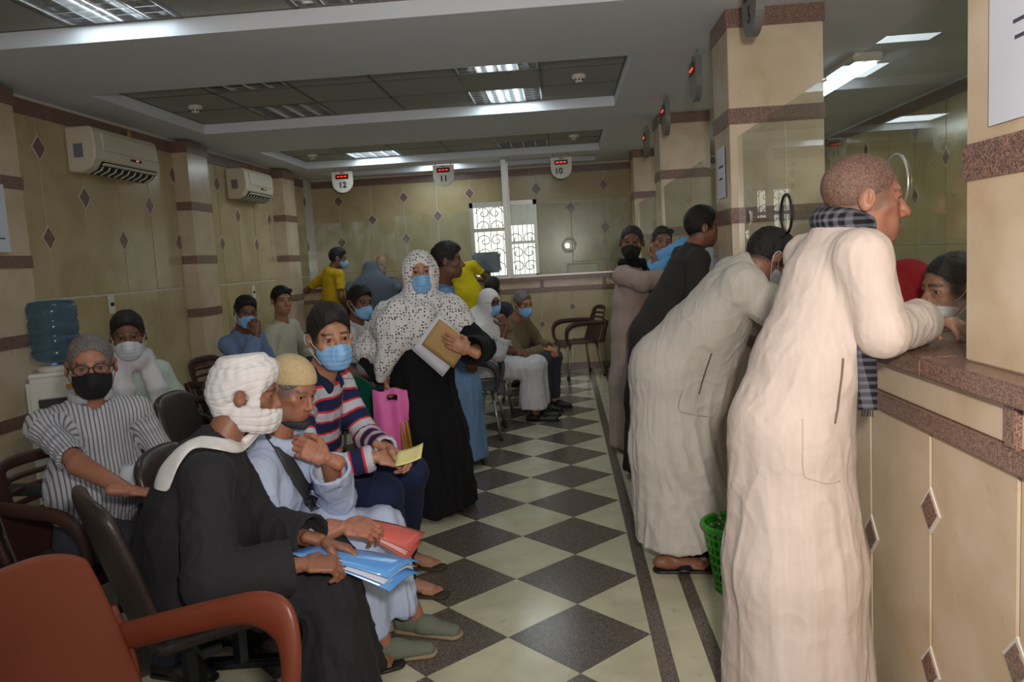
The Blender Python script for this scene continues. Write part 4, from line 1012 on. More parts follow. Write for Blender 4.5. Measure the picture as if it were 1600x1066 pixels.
T.append(ell((0, -.070, -.025), (.068, .040, .070), .03))
for x in (1, -1): T += chain([(x*.058, .050, .092), (x*.077, .038, .040), (x*.080, .032, -.02), (x*.073, .042, -.065)], .010, .010, (0, 1, 0), 1.7)
T.append(ell((.092, -.012, -.006), (.022, .024, .030), .008, op='s')); T.append(ell((0, .125, .006), (.076, .080, .046), .008, op='s'))
p.head_part('turban', T, F_['white'], .0035, None, 1, lambda V: -.0046*np.clip(.55+vnoise(V*12, 9), .05, 1)*np.exp(-(np.sin((V[:, 2]+np.where(V[:, 2] > -.03, -.42, -.06)*V[:, 1]+.10*V[:, 0]+.020*vnoise(V*11, 4))*125)/.30)**2)+.0022*vnoise(V*[10, 10, 34], 5)+.001)
up_ = [(372, 672), (352, 688), (326, 683), (301, 690), (276, 706), (256, 728), (246, 753), (246, 765)]; lo_ = [(390, 700), (366, 711), (337, 708), (306, 705), (287, 726), (277, 748), (270, 762), (264, 768)]
G = np.stack([p.on(rb, spline_2d(up_), .010), p.on(rb, spline_2d([((a[0]+b[0])/2, (a[1]+b[1])/2) for a, b in zip(up_, lo_)]), .016), p.on(rb, spline_2d(lo_), .010)], 1)
G[0] = [p.W((.062, .066, -.085)), p.W((.066, .068, -.095)), p.W((.060, .072, -.108))]
sheet('turban_tail', G, F_['white'], p.o, .008, None, 1)
for q in (1, -1): p.shoe(q, M['dark'], (q*.15, 1, 0), .25, open_=True)
M['blue_film'] = mat('blue_film', lin(96, 158, 226), .2, spec=.6); M['red_film'] = mat('red_film', lin(206, 100, 92), .25, spec=.6); M['pink_paper'] = mat('pink_paper', lin(226, 178, 176), .7)
def folder(name, label, tip, back, wdir, w, m, inner):
    """soft open folder running from back to tip, its two covers fanned at the tip"""
    tip, back, wd = np.array(tip, float), np.array(back, float), nrm(wdir)*w; o = empty(name, tuple(back), 0, label, 'folder')
    t = tip-back; up = nrm(np.cross(t, wd)); up = up if up[2] > 0 else -up
    for nm, k, mm, e in (('cover', .0, m, 1.), ('inner_sheet', .012, inner, .93), ('cover', .026, m, .96)):
        G = np.array([[t*u*e+wd*(v-.5)*(.55+.45*u)+up*(k*u*1.6+.022*u*math.sin(v*PI)-.03*u*u) for v in np.linspace(0, 1, 7)] for u in np.linspace(0, 1, 9)]); sheet(nm, G, mm, o, .0014)
    return o
folder('folder', 'blue plastic folder in the hands of the man in the white turban', at(640, 897, 2.42), at(470, 858, 2.36), (.35, .9, -.1), .20, M['blue_film'], M['paper'])

# -- the old man in the skullcap
p = Person('seated old man in pale blue robe and beige skullcap with mask under chin', -1.22, 2.84, 4, 'red', .009)
p.pose((0, 0, .50), p.px(430, 692, 2.82), p.px(456, 608, 2.82), -24, (0, 21, -4), hs=.98)
p.leg(1, (.09, .41, .445), (.05, .45, .09)).leg(-1, (-.13, .44, .455), (-.16, .55, .09))
p.arm(1, p.px(536, 824, 2.60), (.4, -.4, -.8)).arm(-1, p.px(511, 716, 2.78), (-.5, .25, -1))
p.hand(1, p.Ri@V3(.95, .1, -.16), (-.5, 0, -.85), [.45, .55, .6, .7], thumb=.3).hand(-1, p.Ri@V3(-.62, -.25, .40), p.Ri@V3(-.35, .5, -.2), [.4, .5, .6, .7], thumb=.3)
p.body(.0035, .0035, face=dict(old=1, nose=1.05), paint=dict(hair=lin(110, 96, 90), beard=.25, mous=.15))
n_ = nrm((0, .30, -1))
p.head_part('skullcap', [ell((0, -.015, .044), (.083, .103, .088), 0), plane(n_, n_@V3(0, .05, .040), .004)], mat('beige_crochet', lin(204, 180, 138), .9, noise=(90, lin(186, 162, 120), .8), bump=(120, .4)), .004)
p.hair(M['hair_grey'], .0045, grow=.003)
o = p.head_part('face_mask', [ell((0, .040, -.098), (.062, .066, .040), 0), cap((0, .07, -.098), (0, .09, -.105), .03, .022, .02), plane(nrm((0, -.35, 1)), -.118, .006), plane((0, -1, 0), -.015, .004)], M['mask_grey'], .004)
for x in (1, -1): MB().tube([p.W(q) for q in spline([(x*.060, .030, -.09), (x*.073, .01, -.05), (x*.084, -.012, .022), (x*.088, -.034, .0), (x*.078, -.02, -.04)], 5)], .0016, 5).build('ear_loop', M['mask_black'], p.o, True)
rb = p.robe_sit(F_['lightblue'], .11, amp=.016, sl=(.066, .066, .078), cut=.06, h=.008, fl=.105, th=.88, pull=.075)
G = np.stack([p.on(rb, spline_2d([(x+dx, y+dy) for x, y in ((418, 668), (430, 692), (446, 722), (464, 752), (482, 782), (494, 800))]), .013) for dx, dy in ((-8, 4.5), (-4, 2.2), (0, 0), (4, -2.2), (8, -4.5))], 1)
sheet('shoulder_strap', G, M['black_plastic'], p.o, .006)
S = loop(p.neck+p.sp*.010+p.fw*.02, p.rt*.072, p.fw*.078, .020, 14, .02, p.sp, 1.4)+chain([p.neck+p.fw*.09-p.rt*.03, p.neck+p.fw*.125-p.sp*.10-p.rt*.05, p.neck+p.fw*.14-p.sp*.20-p.rt*.05], [.032, .034, .02], .03, p.rt, 1.5)
p.cloth('neck_scarf', S, F_['lightblue'], .008, .006, fine=.006)
for q in (1, -1): p.shoe(q, mat('grey_green_canvas', lin(112, 116, 100), .85, bump=(300, .4)) if q > 0 else bpy.data.materials['grey_green_canvas'], (-q*.1+.25*(q < 0), 1, 0), .265, 'slip_on_shoe', sole=mat('tan_rope_sole', lin(150, 132, 104), .9) if q > 0 else bpy.data.materials['tan_rope_sole'])
folder('folder', 'red plastic folder in the hand of the old man in the skullcap', at(655, 852, 2.74), at(545, 815, 2.64), (.2, .95, .1), .15, M['red_film'], M['pink_paper'])

# -- the youth in the striped polo
p = Person('seated youth in navy, grey and red striped polo shirt with blue mask', -1.23, 3.28, -10, 'tan', .009)
p.pose((0, 0, .50), p.px(501, 590, 3.20), p.px(516, 527, 3.12), -56, (0, 3, 2), hs=1.07, shw=.175)
p.leg(1, (.10, .47, .565), p.L((-.80, 3.40, .09))).leg(-1, (-.16, .49, .59), p.L((-.86, 3.72, .09)))
p.arm(1, p.px(590, 714, 2.98), (.6, -.3, -.8)).arm(-1, p.px(606, 702, 3.04), (-.6, -.2, -.8))
p.hand(1, p.Ri@V3(.9, .1, -.2), (-.5, 0, -.8), [.6, .7, .8, .9]).hand(-1, p.Ri@V3(.8, -.3, -.25), (.5, 0, -.8), [.6, .7, .8, .9])
p.body(.003, .004, face=dict(nose=.9)); p.hair(h=.003, top=.010, front=.080); p.mask(h=.003)
p.shirt(M['polo_stripe'], -.06, sl=(.062, .055, .050), cut=.015, h=.008, attr={'st': lambda V, p=p: arm_coord(p, V)}, name='polo_shirt')
C = []
for x in (1, -1): C += chain([p.neck-p.fw*.066+p.sp*.045, p.neck+p.rt*x*.07+p.sp*.035, p.neck+p.fw*.07+p.rt*x*.045-p.sp*.012], .017, .01, p.sp, 1.6)
V_, Fc = surf(C, .006); link('collar', arrmesh('collar', V_, Fc), F_['navy'], p.o)
p.trousers(F_['navy'], .02, .06, .008)
for q in (1, -1): p.shoe(q, mat('brown_sandal', lin(62, 50, 42), .7) if q > 0 else bpy.data.materials['brown_sandal'], (0, 1, 0), .27, open_=True)
paper('paper_slip', 'small cream and pink slip held by the youth in the striped polo', at(640, 712, 2.94), V3(.05, .01, .012), V3(.0, .035, .02), mat('cream_paper', lin(214, 204, 140), .7), bend=.006)

# -- the man with glasses
p = Person('seated man in pinstriped short-sleeved shirt with glasses and black mask', -1.93, 2.97, -14, 'red', .009)
p.pose((0, 0, .50), p.px(142, 628, 2.92), p.px(142, 572, 2.87), -58, (0, 2, 0), hs=1.0, shw=.172, twist=-28)
p.leg(1, (.14, .42, .50), (.14, .42, .09)).leg(-1, (-.14, .42, .50), (-.14, .42, .09))
p.arm(1, p.px(206, 772, 2.52), (.6, -.2, -.6)).arm(-1, p.px(258, 735, 2.86), (-.6, -.2, -.6))
p.hand(1, (-.5, .8, -.2), (0, 0, -1), .5).hand(-1, (.5, .8, -.2), (0, 0, -1), .5)
p.body(.0035, .004, face=dict(old=1), paint=dict(hair=lin(84, 76, 72), scalp=(.086, 0)), forearm=1.05, thick=.92); p.hair(M['hair_grey'], .0035, grow=.0035, front=.086); p.mask(M['mask_black'], .0035, .004, folds=False)
sb = p.shirt(M['thin_stripe'], -.02, sl=(.050, .051, .056), to=.82, h=.007, belly=.04, amp=.006, cuts=[cap(p.neck+p.fw*.085+p.sp*.02, p.neck+p.fw*.145-p.sp*.12, .030, .008, .01, op='s')], attr={'st': lambda V, p=p: arm_coord(p, V, True)}, name='shirt')
V_, Fc = surf(loop(p.neck+p.sp*.028+p.fw*.004, p.rt*.070, p.fw*.074, .010, 16, .006, p.sp, 1.7, PI*.5+.55, PI*2.5-.55), .006); link('collar', arrmesh('collar', V_, Fc), F_['stripe_base'], p.o)
for q in (((118, 600), (106, 611), (124, 628), (136, 640), (134, 622)), ((171, 602), (184, 610), (176, 630), (166, 642), (160, 624))):
    a, b, c, d, e = q; g = [[a, b], [((a[0]+e[0])/2, (a[1]+e[1])/2), ((b[0]+c[0])/2, (b[1]+c[1])/2)], [e, c], [(d[0]-1, d[1]-4), (d[0]+1, d[1]-3)]]
    sheet('collar_point', np.array([p.on(sb, r_, .007) for r_ in g]), F_['stripe_base'], p.o, .005, None, 1)
def glasses(p, m, y=.098, lens=None, z=0., r=.023):
    f = MB()
    for x in (1, -1):
        pts = [p.W((x*.033+r*1.15*math.cos(a), y-.10*abs(r*1.15*math.cos(a)*x+.033)*.35, z+r*.82*math.sin(a))) for a in np.linspace(0, 2*PI, 17)]
        f.tube(pts, .0022, 6, False); f.tube([p.W((x*.058, y-.006, z+.006)), p.W((x*.080, .06, z+.008)), p.W((x*.084, -.02, z+.008))], .0018, 6)
        if lens: l = MB(); c = np.mean(pts, 0); l.add(pts[:16]+[c], [(k, (k+1) % 16, 16) for k in range(16)]); l.build('lens', lens, p.o)
    f.tube([p.W((-.008, y, z+.006)), p.W((.008, y, z+.006))], .002, 6); f.build('glasses', m, p.o, True)
glasses(p, M['iris'], .100, glass('lens_glass', (.86, .78, .72)), 0)
p.trousers(F_['trouser'], .02, .06)
for q in (1, -1): p.shoe(q, M['dark'])

# -- behind them: scarf, blue, off-white, white polo
p = Person('seated man in pale mint robe, white scarf round the neck and white mask', -2.47, 4.2, -38, 'dark', .012)
p.pose((0, 0, .50), p.px(200, 570, 4.16), p.px(200, 525, 4.10), -62, (0, 3, 0), hs=1.06).sit()
p.arm(1, (.13, .30, .62), (.6, -.3, -.6)).arm(-1, (-.13, .30, .62), (-.6, -.3, -.6)); p.hand(1, (-.5, .8, -.2), (0, 0, -1)).hand(-1, (.5, .8, -.2), (0, 0, -1))
p.body(.0045, .006); p.hair(h=.0045, top=.008); p.mask(M['mask_white'], .0045); p.robe_sit(F_['mint'], .1, h=.012)
S = loop(p.neck+p.sp*.035+p.fw*.015, p.rt*.088, p.fw*.085, .034, 14, .02, p.sp, 1.3)+chain([p.neck+p.rt*.075+p.fw*.075, p.neck+p.rt*.085+p.fw*.145-p.sp*.10, p.neck+p.rt*.10+p.fw*.16-p.sp*.26], [.035, .035, .028], .02, p.rt, 1.5)+chain([p.neck-p.rt*.075+p.fw*.075, p.neck-p.rt*.085+p.fw*.145-p.sp*.12, p.neck-p.rt*.12+p.fw*.17-p.sp*.38], [.035, .035, .03], .02, p.rt, 1.5)
p.cloth('scarf', S, F_['linen'], .008, .007, fine=.006)
for q in (1, -1): p.shoe(q, M['dark'], h=.01)
p = Person('seated man in blue robe and blue mask resting chin on his hand', -2.62, 6.1, -18, 'dark', .014)
p.pose((0, 0, .50), p.px(378, 520, 6.05), p.px(384, 488, 6.0), -50, (0, 5, -5)).sit()
p.arm(1, p.px(401, 523, 5.86), (.5, .2, -1)).arm(-1, (-.14, .30, .62), (-.6, -.3, -.6)); p.hand(1, p.L(p.org+V3(0, 0, 1)), (-.6, -.4, 0), [.7, .8, .9, 1.]).hand(-1, (.5, .8, -.2), (0, 0, -1))
p.body(.005, .007); p.hair(h=.005, top=.006); p.mask(None, .005); p.robe_sit(F_['blue'], .1, h=.014)
for q in (1, -1): p.shoe(q, M['dark'], h=.01)
p = Person('seated unmasked man in off-white robe with sunglasses pushed up on his hair', -2.62, 6.92, -14, 'tan', .014)
p.pose((0, 0, .50), p.px(440, 503, 6.86), p.px(440, 470, 6.8), -45, (0, 0, 0)).sit()
p.arm(1, (.13, .30, .64), (.6, -.3, -.6)).arm(-1, (-.13, .34, .64), (-.6, -.3, -.6)); p.hand(1, (-.5, .8, -.2), (0, 0, -1)).hand(-1, (.5, .8, -.2), (0, 0, -1))
p.body(.005, .007); p.hair(h=.005, top=.004); p.robe_sit(F_['offwhite'], .1, h=.014); glasses(p, M['dark'], .098, M['dark'], .082, .022)
for q in (1, -1): p.shoe(q, M['dark'], h=.01)
p = Person('seated man in white polo shirt and blue mask beside the green chair', -1.62, 5.87, -8, 'dark', .014)
p.pose((0, 0, .50), p.px(556, 506, 5.84), p.px(563, 473, 5.8), -40, (0, 4, 0)).sit()
p.arm(1, (.12, .30, .66), (.6, -.4, -.6)).arm(-1, (-.13, .30, .64), (-.6, -.3, -.6)); p.hand(1, (-.5, .8, -.2), (0, 0, -1)).hand(-1, (.5, .8, -.2), (0, 0, -1))
p.body(.005, .007); p.hair(h=.005, top=.004); p.mask(None, .005); p.shirt(F_['polo'], -.05, to=.75, h=.012, name='polo_shirt'); p.trousers(F_['dim'], .02, .06)
for q in (1, -1): p.shoe(q, M['dark'], h=.01)

# -- at the far counter
p = Person('man in mustard polo shirt leaning on the far counter below sign 12', -2.88, 9.72, 52, 'dark', .016)
p.pose((0, 0, .92), p.px(516, 423, 9.74), p.px(528, 404, 9.78), 22, (0, 6, 0)).stand()
p.arm(-1, p.px(497, 446, 10.15), (-.8, -.3, -.5)).arm(1, (.22, .05, .90), (.3, -.6, 0)); p.hand(-1, (.6, .8, 0), (0, 0, -1)).hand(1, (0, .2, -1), (-1, 0, 0))
p.body(.006, .008); p.hair(h=.006, top=.012); p.mask(None, .006); p.shirt(F_['yellow'], -.06, to=.72, h=.014, name='polo_shirt'); p.trousers(F_['navy'], .02, .06)
for q in (1, -1): p.shoe(q, M['dark'], h=.01)
p = Person('woman in slate grey headscarf and cloak seen from behind at the far counter', -2.30, 9.45, 90, 'tan', .016)
p.pose((0, 0, .86), p.px(580, 448, 9.52), p.px(580, 424, 9.62), 90, (0, 12, 0)).stand()
p.arm(1, p.px(614, 440, 10.0), (.8, -.2, -.6)).arm(-1, p.px(550, 446, 10.0), (-.8, -.2, -.6)); p.hand(1, (-.5, 1, 0), (0, 0, -1)).hand(-1, (.5, 1, 0), (0, 0, -1))
p.body(.006, .008); p.headscarf(F_['slate'], .010, [ell(p.Hl(p.neck*.6+p.hip*.4-p.fw*.03), (.30, .18, .32), .10)], .004); p.robe_stand(F_['slate'], .05, h=.016, flare=.24)
for q in (1, -1): p.shoe(q, M['dark'], h=.01)
p = Person('bald clerk behind the far glass facing the woman in slate grey', -2.52, 11.02, -90, 'tan', .016)
p.pose((0, 0, .82), p.px(597, 436, 11.0), p.px(596, 413, 10.95), -90, (0, 12, 0)).stand(.0 if False else .08)
p.arm(1, (.2, .35, 1.12), (.6, -.3, -.6)).arm(-1, (-.2, .35, 1.12), (-.6, -.3, -.6)); p.hand(1, (-.5, 1, 0), (0, 0, -1)).hand(-1, (.5, 1, 0), (0, 0, -1))
p.body(.006, .008, face=dict(old=1), paint=dict(scalp=None)); p.shirt(F_['dim'], -.06, h=.016); p.trousers(F_['trouser'])
for q in (1, -1): p.shoe(q, M['dark'], h=.01)
p = Person('person in bright yellow shirt leaning on the far counter below sign 11', -1.13, 9.72, 88, 'dark', .016)
p.pose((0, 0, .90), p.px(716, 414, 9.74), p.px(692, 394, 9.80), 96, (0, 8, 0)).stand()
p.arm(1, p.px(745, 437, 10.05), (.9, -.3, -.4)).arm(-1, p.px(700, 440, 10.1), (-.8, -.2, -.6)); p.hand(1, (-.8, .6, 0), (0, 0, -1)).hand(-1, (.5, 1, 0), (0, 0, -1))
p.body(.006, .008); p.hair(h=.006, top=.006); p.shirt(F_['bright_yellow'], -.08, to=.5, h=.014); p.trousers(F_['navy'], .02, .06)
for q in (1, -1): p.shoe(q, M['dark'], h=.01)

# -- the standing woman
p = Person('standing woman in black abaya and white dotted headscarf with blue mask', -.88, 4.62, -84, 'tan', .010)
p.pose((0, 0, .88), p.px(655, 472, 4.60), p.px(656, 424, 4.54), -74, (0, 2, 2), hs=1.04, shw=.18)
p.stand(.07, .08)
p.arm(1, p.px(604, 590, 4.50), (.6, -.5, -.3)).arm(-1, p.px(733, 548, 4.27), (-.7, -.5, -.6))
p.hand(1, (.05, .12, -1), (-1, .1, 0), [.9, 1., 1., 1.], thumb=.8).hand(-1, p.Ri@V3(-.80, -.02, .42), p.Ri@V3(-.2, 1, 0), [.12, .16, .2, .25], thumb=.9)
p.body(.0035, .004, paint=dict(hair=lin(70, 54, 44), scalp=None)); p.mask(h=.0035, strap=False)
p.robe_stand(F_['abaya'], .035, flare=.29, wide=1.02, g=.05, amp=.020, sl=(.072, .072, .082), cut=.02, h=.009, belly=.05)
dots = fabric('white_dotted_scarf', lin(216, 212, 210), .9, bump=.3); nt = dots.node_tree; b_ = nt.nodes['Principled BSDF']
tc = nt.nodes.new('ShaderNodeTexCoord'); vo = nt.nodes.new('ShaderNodeTexVoronoi'); vo.inputs['Scale'].default_value = 58; vo.inputs['Randomness'].default_value = .55
nt.links.new(tc.outputs['Object'], vo.inputs['Vector']); mt = nt.nodes.new('ShaderNodeMath'); mt.operation = 'LESS_THAN'; mt.inputs[1].default_value = .30; nt.links.new(vo.outputs['Distance'], mt.inputs[0])
mx = nt.nodes.new('ShaderNodeMix'); mx.data_type = 'RGBA'; mx.inputs[6].default_value = (*lin(216, 212, 210), 1); mx.inputs[7].default_value = (*lin(58, 54, 66), 1)
nt.links.new(mt.outputs[0], mx.inputs[0]); nt.links.new(mx.outputs[2], b_.inputs['Base Color'])
H = p.Hl; dr = [cap(H(p.neck+p.fw*.06-p.sp*.06), H(p.neck+p.fw*.11-p.sp*.20), .105, .09, .08, (1, 0, 0), 1.3), cap(H(p.sh[1]), H(p.el[1]), .074, .074, .06), cap(H(p.el[1]), H(p.px(592, 560, 4.5)), .066, .045, .06), *[cap(H(p.px(*a_, 4.44)), H(p.px(*b_, 4.44)), .042, r_*.9, .06) for a_, b_, r_ in (((618, 478), (594, 592), .022), ((630, 480), (600, 574), .03), ((642, 484), (612, 552), .035), ((654, 488), (628, 530), .04), ((664, 490), (646, 512), .045))],
              cap(H(p.neck-p.fw*.05-p.sp*.1), H(p.neck-p.fw*.07-p.sp*.3), .13, .13, .08, (1, 0, 0), 1.3), cap(H(p.sh[-1]), H(p.sh[-1]*.62+p.el[-1]*.38), .082, .078, .07), cap(H(p.sh[1]+p.fw*.08-p.sp*.08), H(p.hip+p.sp*.22+p.rt*.16+p.fw*.10), .08, .055, .08), cap(H(p.neck+p.fw*.14-p.sp*.14), H(p.hip+p.sp*.30+p.rt*.12+p.fw*.14), .07, .05, .08)]
p.headscarf(dots, .0055, dr, -.006, (.056, .062, .068), (0, .106, -.014), amp=.017)
for q in (1, -1): p.shoe(q, mat('tan_sandal', lin(96, 78, 62), .7) if q > 0 else bpy.data.materials['tan_sandal'], (q*.3, 1, 0), .24, open_=True)
w_ = p.px(604, 590, 4.50)
def bag(name, label, top, w, h, d, m, seed, holes=True, rz=0):
    o = empty(name, tuple(top), rz, label, 'bag')
    for sd in (-1, 1):
        G = np.array([[(u*w/2*(1-.10*v**2*0+.06*(1-v)), sd*(d*math.sin(min(1, (1-v)*1.6)*PI/2)*(1-.8*u*u)*.5+.004)+.014*math.sin(u*7+seed+v*2)*(1-v*.4), -h*(1-v)+.012*math.sin(u*5+seed)*(v > .95)) for v in np.linspace(0, 1, 13)] for u in np.linspace(-1, 1, 15)])
        sheet('side', G, m, o, .002, (lambda i, j: 5 <= i <= 8 and j == 10) if holes else None, 1)
    G = np.array([[(u*w/2*1.06, v*d*.5*(1-.8*u*u), -h-.006*(1-v*v)) for v in np.linspace(-1, 1, 5)] for u in np.linspace(-1, 1, 9)]); sheet('bottom', G, m, o, .002)
    return o
M['pink_bag'] = mat('pink_fabric_bag', lin(226, 96, 170), .6, noise=(8, lin(232, 124, 186), .6)); M['gold_bag'] = mat('gold_foil_bag', lin(140, 96, 36), .4, .25, noise=(10, lin(186, 138, 56), .7))
bag('carrier_bag', 'pink fabric bag with cut-out handle in the hand of the woman in black', at(612, 608, 4.42), .23, .40, .09, M['pink_bag'], 1, rz=.08)
bag('carrier_bag', 'crumpled gold foil bag hanging beside the pink bag', at(635, 655, 4.40), .09, .27, .06, M['gold_bag'], 3, False, rz=.5)
e1 = paper('paper_sheet', 'white sheet behind the brown envelope held by the woman in black', at(688, 541, 4.33), at(706, 505, 4.33)*.5-at(664, 560, 4.33)*.5, at(712, 585, 4.33)*.5-at(664, 542, 4.33)*.5, M['paper'], th=.002, bend=.01)
e2 = paper('envelope', 'brown paper envelope held by the woman in black', at(697, 537, 4.30), at(682, 502, 4.30)*.5-at(654, 542, 4.30)*.5, at(703, 578, 4.30)*.5-at(654, 541, 4.30)*.5, mat('brown_paper', lin(176, 142, 92), .8), 'envelope', .006, .006)

# -- the man in profile behind her
p = Person('standing man in denim blue robe seen in profile behind the woman in black', -.86, 5.70, 12, 'dark', .012)
p.pose((0, 0, .92), p.px(690, 448, 5.68), p.px(699, 408, 5.64), 5, (0, 0, 0), hs=1.06).stand()
p.arm(1, p.px(731, 556, 5.46), (.3, -.6, -.3)).arm(-1, (-.2, .15, .95), (-.4, -.6, 0)); p.hand(1, (-.1, .25, -1), (-1, 0, 0), .4).hand(-1, (0, .3, -1), (1, 0, 0))
p.body(.0045, .006, face=dict(nose=1.1), paint=dict(mous=.7)); p.hair(h=.0045, top=.014); p.robe_stand(F_['denim'], .06, h=.012, flare=.25)
for q in (1, -1): p.shoe(q, M['dark'], h=.008)

# -- right of her: white headscarf, olive jacket, one more head
p = Person('seated person in white robe and headscarf with glasses and hand over blue mask', -.80, 7.22, -6, 'dark', .012)
p.pose((0, 0, .48), p.px(752, 502, 7.18), p.px(765, 472, 7.12), -42, (0, 8, 0)).sit(af=.50, knee_f=.50)
p.arm(1, p.px(792, 508, 6.92), (.3, .1, -1)).arm(-1, (-.13, .34, .62), (-.6, -.3, -.6)); p.hand(1, p.Ri@V3(-.5, -.1, .8), p.Ri@V3(-.5, .5, 0), [.5, .6, .7, .8]).hand(-1, (.5, .8, -.2), (0, 0, -1))
p.body(.0045, .006); p.mask(None, .0045, strap=False); glasses(p, M['dark'], .100, None, 0)
H = p.Hl; p.headscarf(F_['white'], .007, [cap(H(p.neck+p.fw*.05), H(p.neck+p.fw*.16-p.sp*.34+p.rt*.08), .10, .06, .07), cap(H(p.neck-p.fw*.04), H(p.neck-p.fw*.07-p.sp*.30), .12, .12, .07, (1, 0, 0), 1.2)], -.004, (.056, .062, .066), (0, .108, -.010))
p.robe_sit(F_['linen'], .13, h=.012, amp=.015, sl=(.066, .068, .085), cut=.12, fl=.13)
for q in (1, -1): p.shoe(q, M['dark'], (0, 1, 0), .27, h=.007)
p = Person('seated balding man in olive jacket and blue mask leaning forward', -.55, 7.80, -26, 'tan', .013)
p.pose((0, 0, .48), p.px(805, 500, 7.68), p.px(817, 474, 7.58), -48, (0, 14, 4)).sit()
p.arm(1, (.06, .40, .60), (.8, -.2, -.6)).arm(-1, (-.06, .40, .60), (-.8, -.2, -.6)); p.hand(1, (-.6, .7, -.2), (0, 0, -1)).hand(-1, (.6, .7, -.2), (0, 0, -1))
p.body(.005, .006, face=dict(old=1)); p.hair(M['hair_grey'], .005, grow=.002, front=.10); p.mask(None, .005); p.shirt(F_['olive'], -.08, sl=(.066, .062, .058), h=.012, name='jacket'); p.trousers(F_['trouser'])
for q in (1, -1): p.shoe(q, M['dark'], h=.01)
p = Person('person seen only as dark hair behind the white headscarf', -.72, 8.7, 60, 'dark', .016)
p.pose((0, 0, .50), p.px(770, 476, 8.72), p.px(770, 452, 8.75), 70, (0, 0, 0)).sit()
p.arm(1, (.13, .3, .62), (.6, -.3, -.6)).arm(-1, (-.13, .3, .62), (-.6, -.3, -.6)); p.body(.006, .008); p.hair(h=.006, top=.012); p.shirt(F_['dim'], -.05); p.trousers(F_['trouser'])
for q in (1, -1): p.shoe(q, M['dark'], h=.01)
plastic_chair('charcoal chair under the person hidden behind the white headscarf', -.73, 8.70, 60, M['black_plastic'], False, topz=.70)

# -- the men at the right counter
p = Person('standing man in mauve robe and black mask facing the camera by the counter', .50, 5.95, -28, 'dark', .012)
p.pose((0, 0, .92), p.px(986, 415, 5.95), p.px(987, 379, 5.90), -98, (0, 0, -4)).stand()
p.arm_at(1, p.px(1000, 440, 5.72), p.px(1048, 436, 5.86)).arm(-1, (-.1, .35, 1.22), (-.7, -.3, -.5)); p.hand(1, p.Ri@V3(1, .1, 0), (0, 0, -1), .4).hand(-1, p.Ri@V3(1, 0, 0), (0, 0, -1), .4)
p.body(.0045, .006); p.hair(h=.0045, top=.0, grow=.004); p.mask(M['mask_black'], .0045, folds=False)
p.robe_stand(F_['mauve'], .03, h=.012, flare=.20, amp=.014, cut=.07, g=.02)
p.cloth('scarf', loop(p.neck+p.sp*.02+p.fw*.01, p.rt*.085, p.fw*.085, .022, 14, .02, p.sp, 1.3)+chain([p.neck-p.rt*.06+p.fw*.07, p.neck-p.rt*.08+p.fw*.145-p.sp*.14, p.neck-p.rt*.10+p.fw*.165-p.sp*.36], .026, .02, p.rt, 1.7), F_['abaya'], .008, .004)
for q in (1, -1): p.shoe(q, M['dark'], h=.008)
p = Person('man in sky blue shirt with sunglasses on his head, cheek on his hand', .62, 6.62, 2, 'brown', .013)
p.pose((0, .0, .92), p.px(1026, 412, 6.66), p.px(1034, 377, 6.60), -84, (0, 4, -10)).stand()
p.arm(1, p.px(1023, 406, 6.50), (.2, .9, -.6)).arm(-1, (-.1, .42, 1.24), (-.7, -.3, -.5)); p.hand(1, (-.05, .15, 1), (-.9, .3, 0), [.6, .8, .9, 1.]).hand(-1, (.5, .8, 0), (0, 0, -1), .4)
p.body(.0045, .006); p.hair(h=.0045, grow=.003); glasses(p, M['dark'], .094, M['dark'], .085, .024); p.shirt(F_['sky'], -.06, sl=(.062, .058, .054), h=.012); p.trousers(F_['navy'])
for q in (1, -1): p.shoe(q, M['dark'], h=.01)
p = Person('man in charcoal robe leaning on the counter beyond the grey robed man', .57, 5.17, 10, 'brown', .011)
p.pose((0, .0, .93), p.px(1086, 388, 5.17), p.px(1096, 356, 5.15), 12, (0, 4, 0), shw=.18).stand()
p.arm_at(1, p.px(1084, 500, 4.92), p.px(1108, 478, 4.80)).arm(-1, (-.15, .42, 1.24), (-.7, -.3, -.5)); p.hand(1, (-.6, .8, 0), (0, 0, -1), .4).hand(-1, (.5, .8, 0), (0, 0, -1), .4)
p.body(.004, .005, face=dict(nose=1.1), paint=dict(beard=.5, mous=.4)); p.hair(h=.004, top=.016); p.robe_stand(F_['charcoal'], .05, h=.011, flare=.23, amp=.012, g=.025)
for q in (1, -1): p.shoe(q, M['dark'], h=.008)
p = Person('man in grey robe bent low over the counter, head down', .47, 3.66, 2, 'brown', .009)
p.pose((0, .0, .94), p.px(1166, 418, 3.58), p.px(1199, 404, 3.58), 22, (0, 42, 0), shw=.17, hs=1.06).stand(sp=.08)
p.leg(1, (.09, .03, .5), (.08, -.03, .09)).leg(-1, (-.09, .05, .5), (-.10, .14, .09))
p.arm_at(1, p.px(1190, 470, 3.40), p.px(1262, 506, 3.46)).arm(-1, (-.2, .52, 1.24), (-.7, -.2, -.5)); p.hand(1, (-.3, 1, 0), (0, 0, -1), .3).hand(-1, (.3, 1, 0), (0, 0, -1), .3)
p.body(.0035, .004); p.hair(h=.0035, top=.010); p.mask(M['mask_white'], .004)
rb = p.robe_stand(F_['grey'], .13, hemc=(0, .05, .13), flare=.25, wide=.94, g=.04, amp=.012, sl=(.085, .080, .084), cut=.03, h=.008, hipr=.135, extra=[cap(p.neck-p.sp*.18-V3(0, 0, .10), V3(0, .17, .78), .12, .11, .10, (1, 0, 0), 1.25), cap(p.sh[1], p.sh[1]*.6+p.hip*.4, .07, .09, .10)])
for q in (1, -1): p.shoe(q, M['dark'], (q*.1, 1, 0), .26, open_=True)
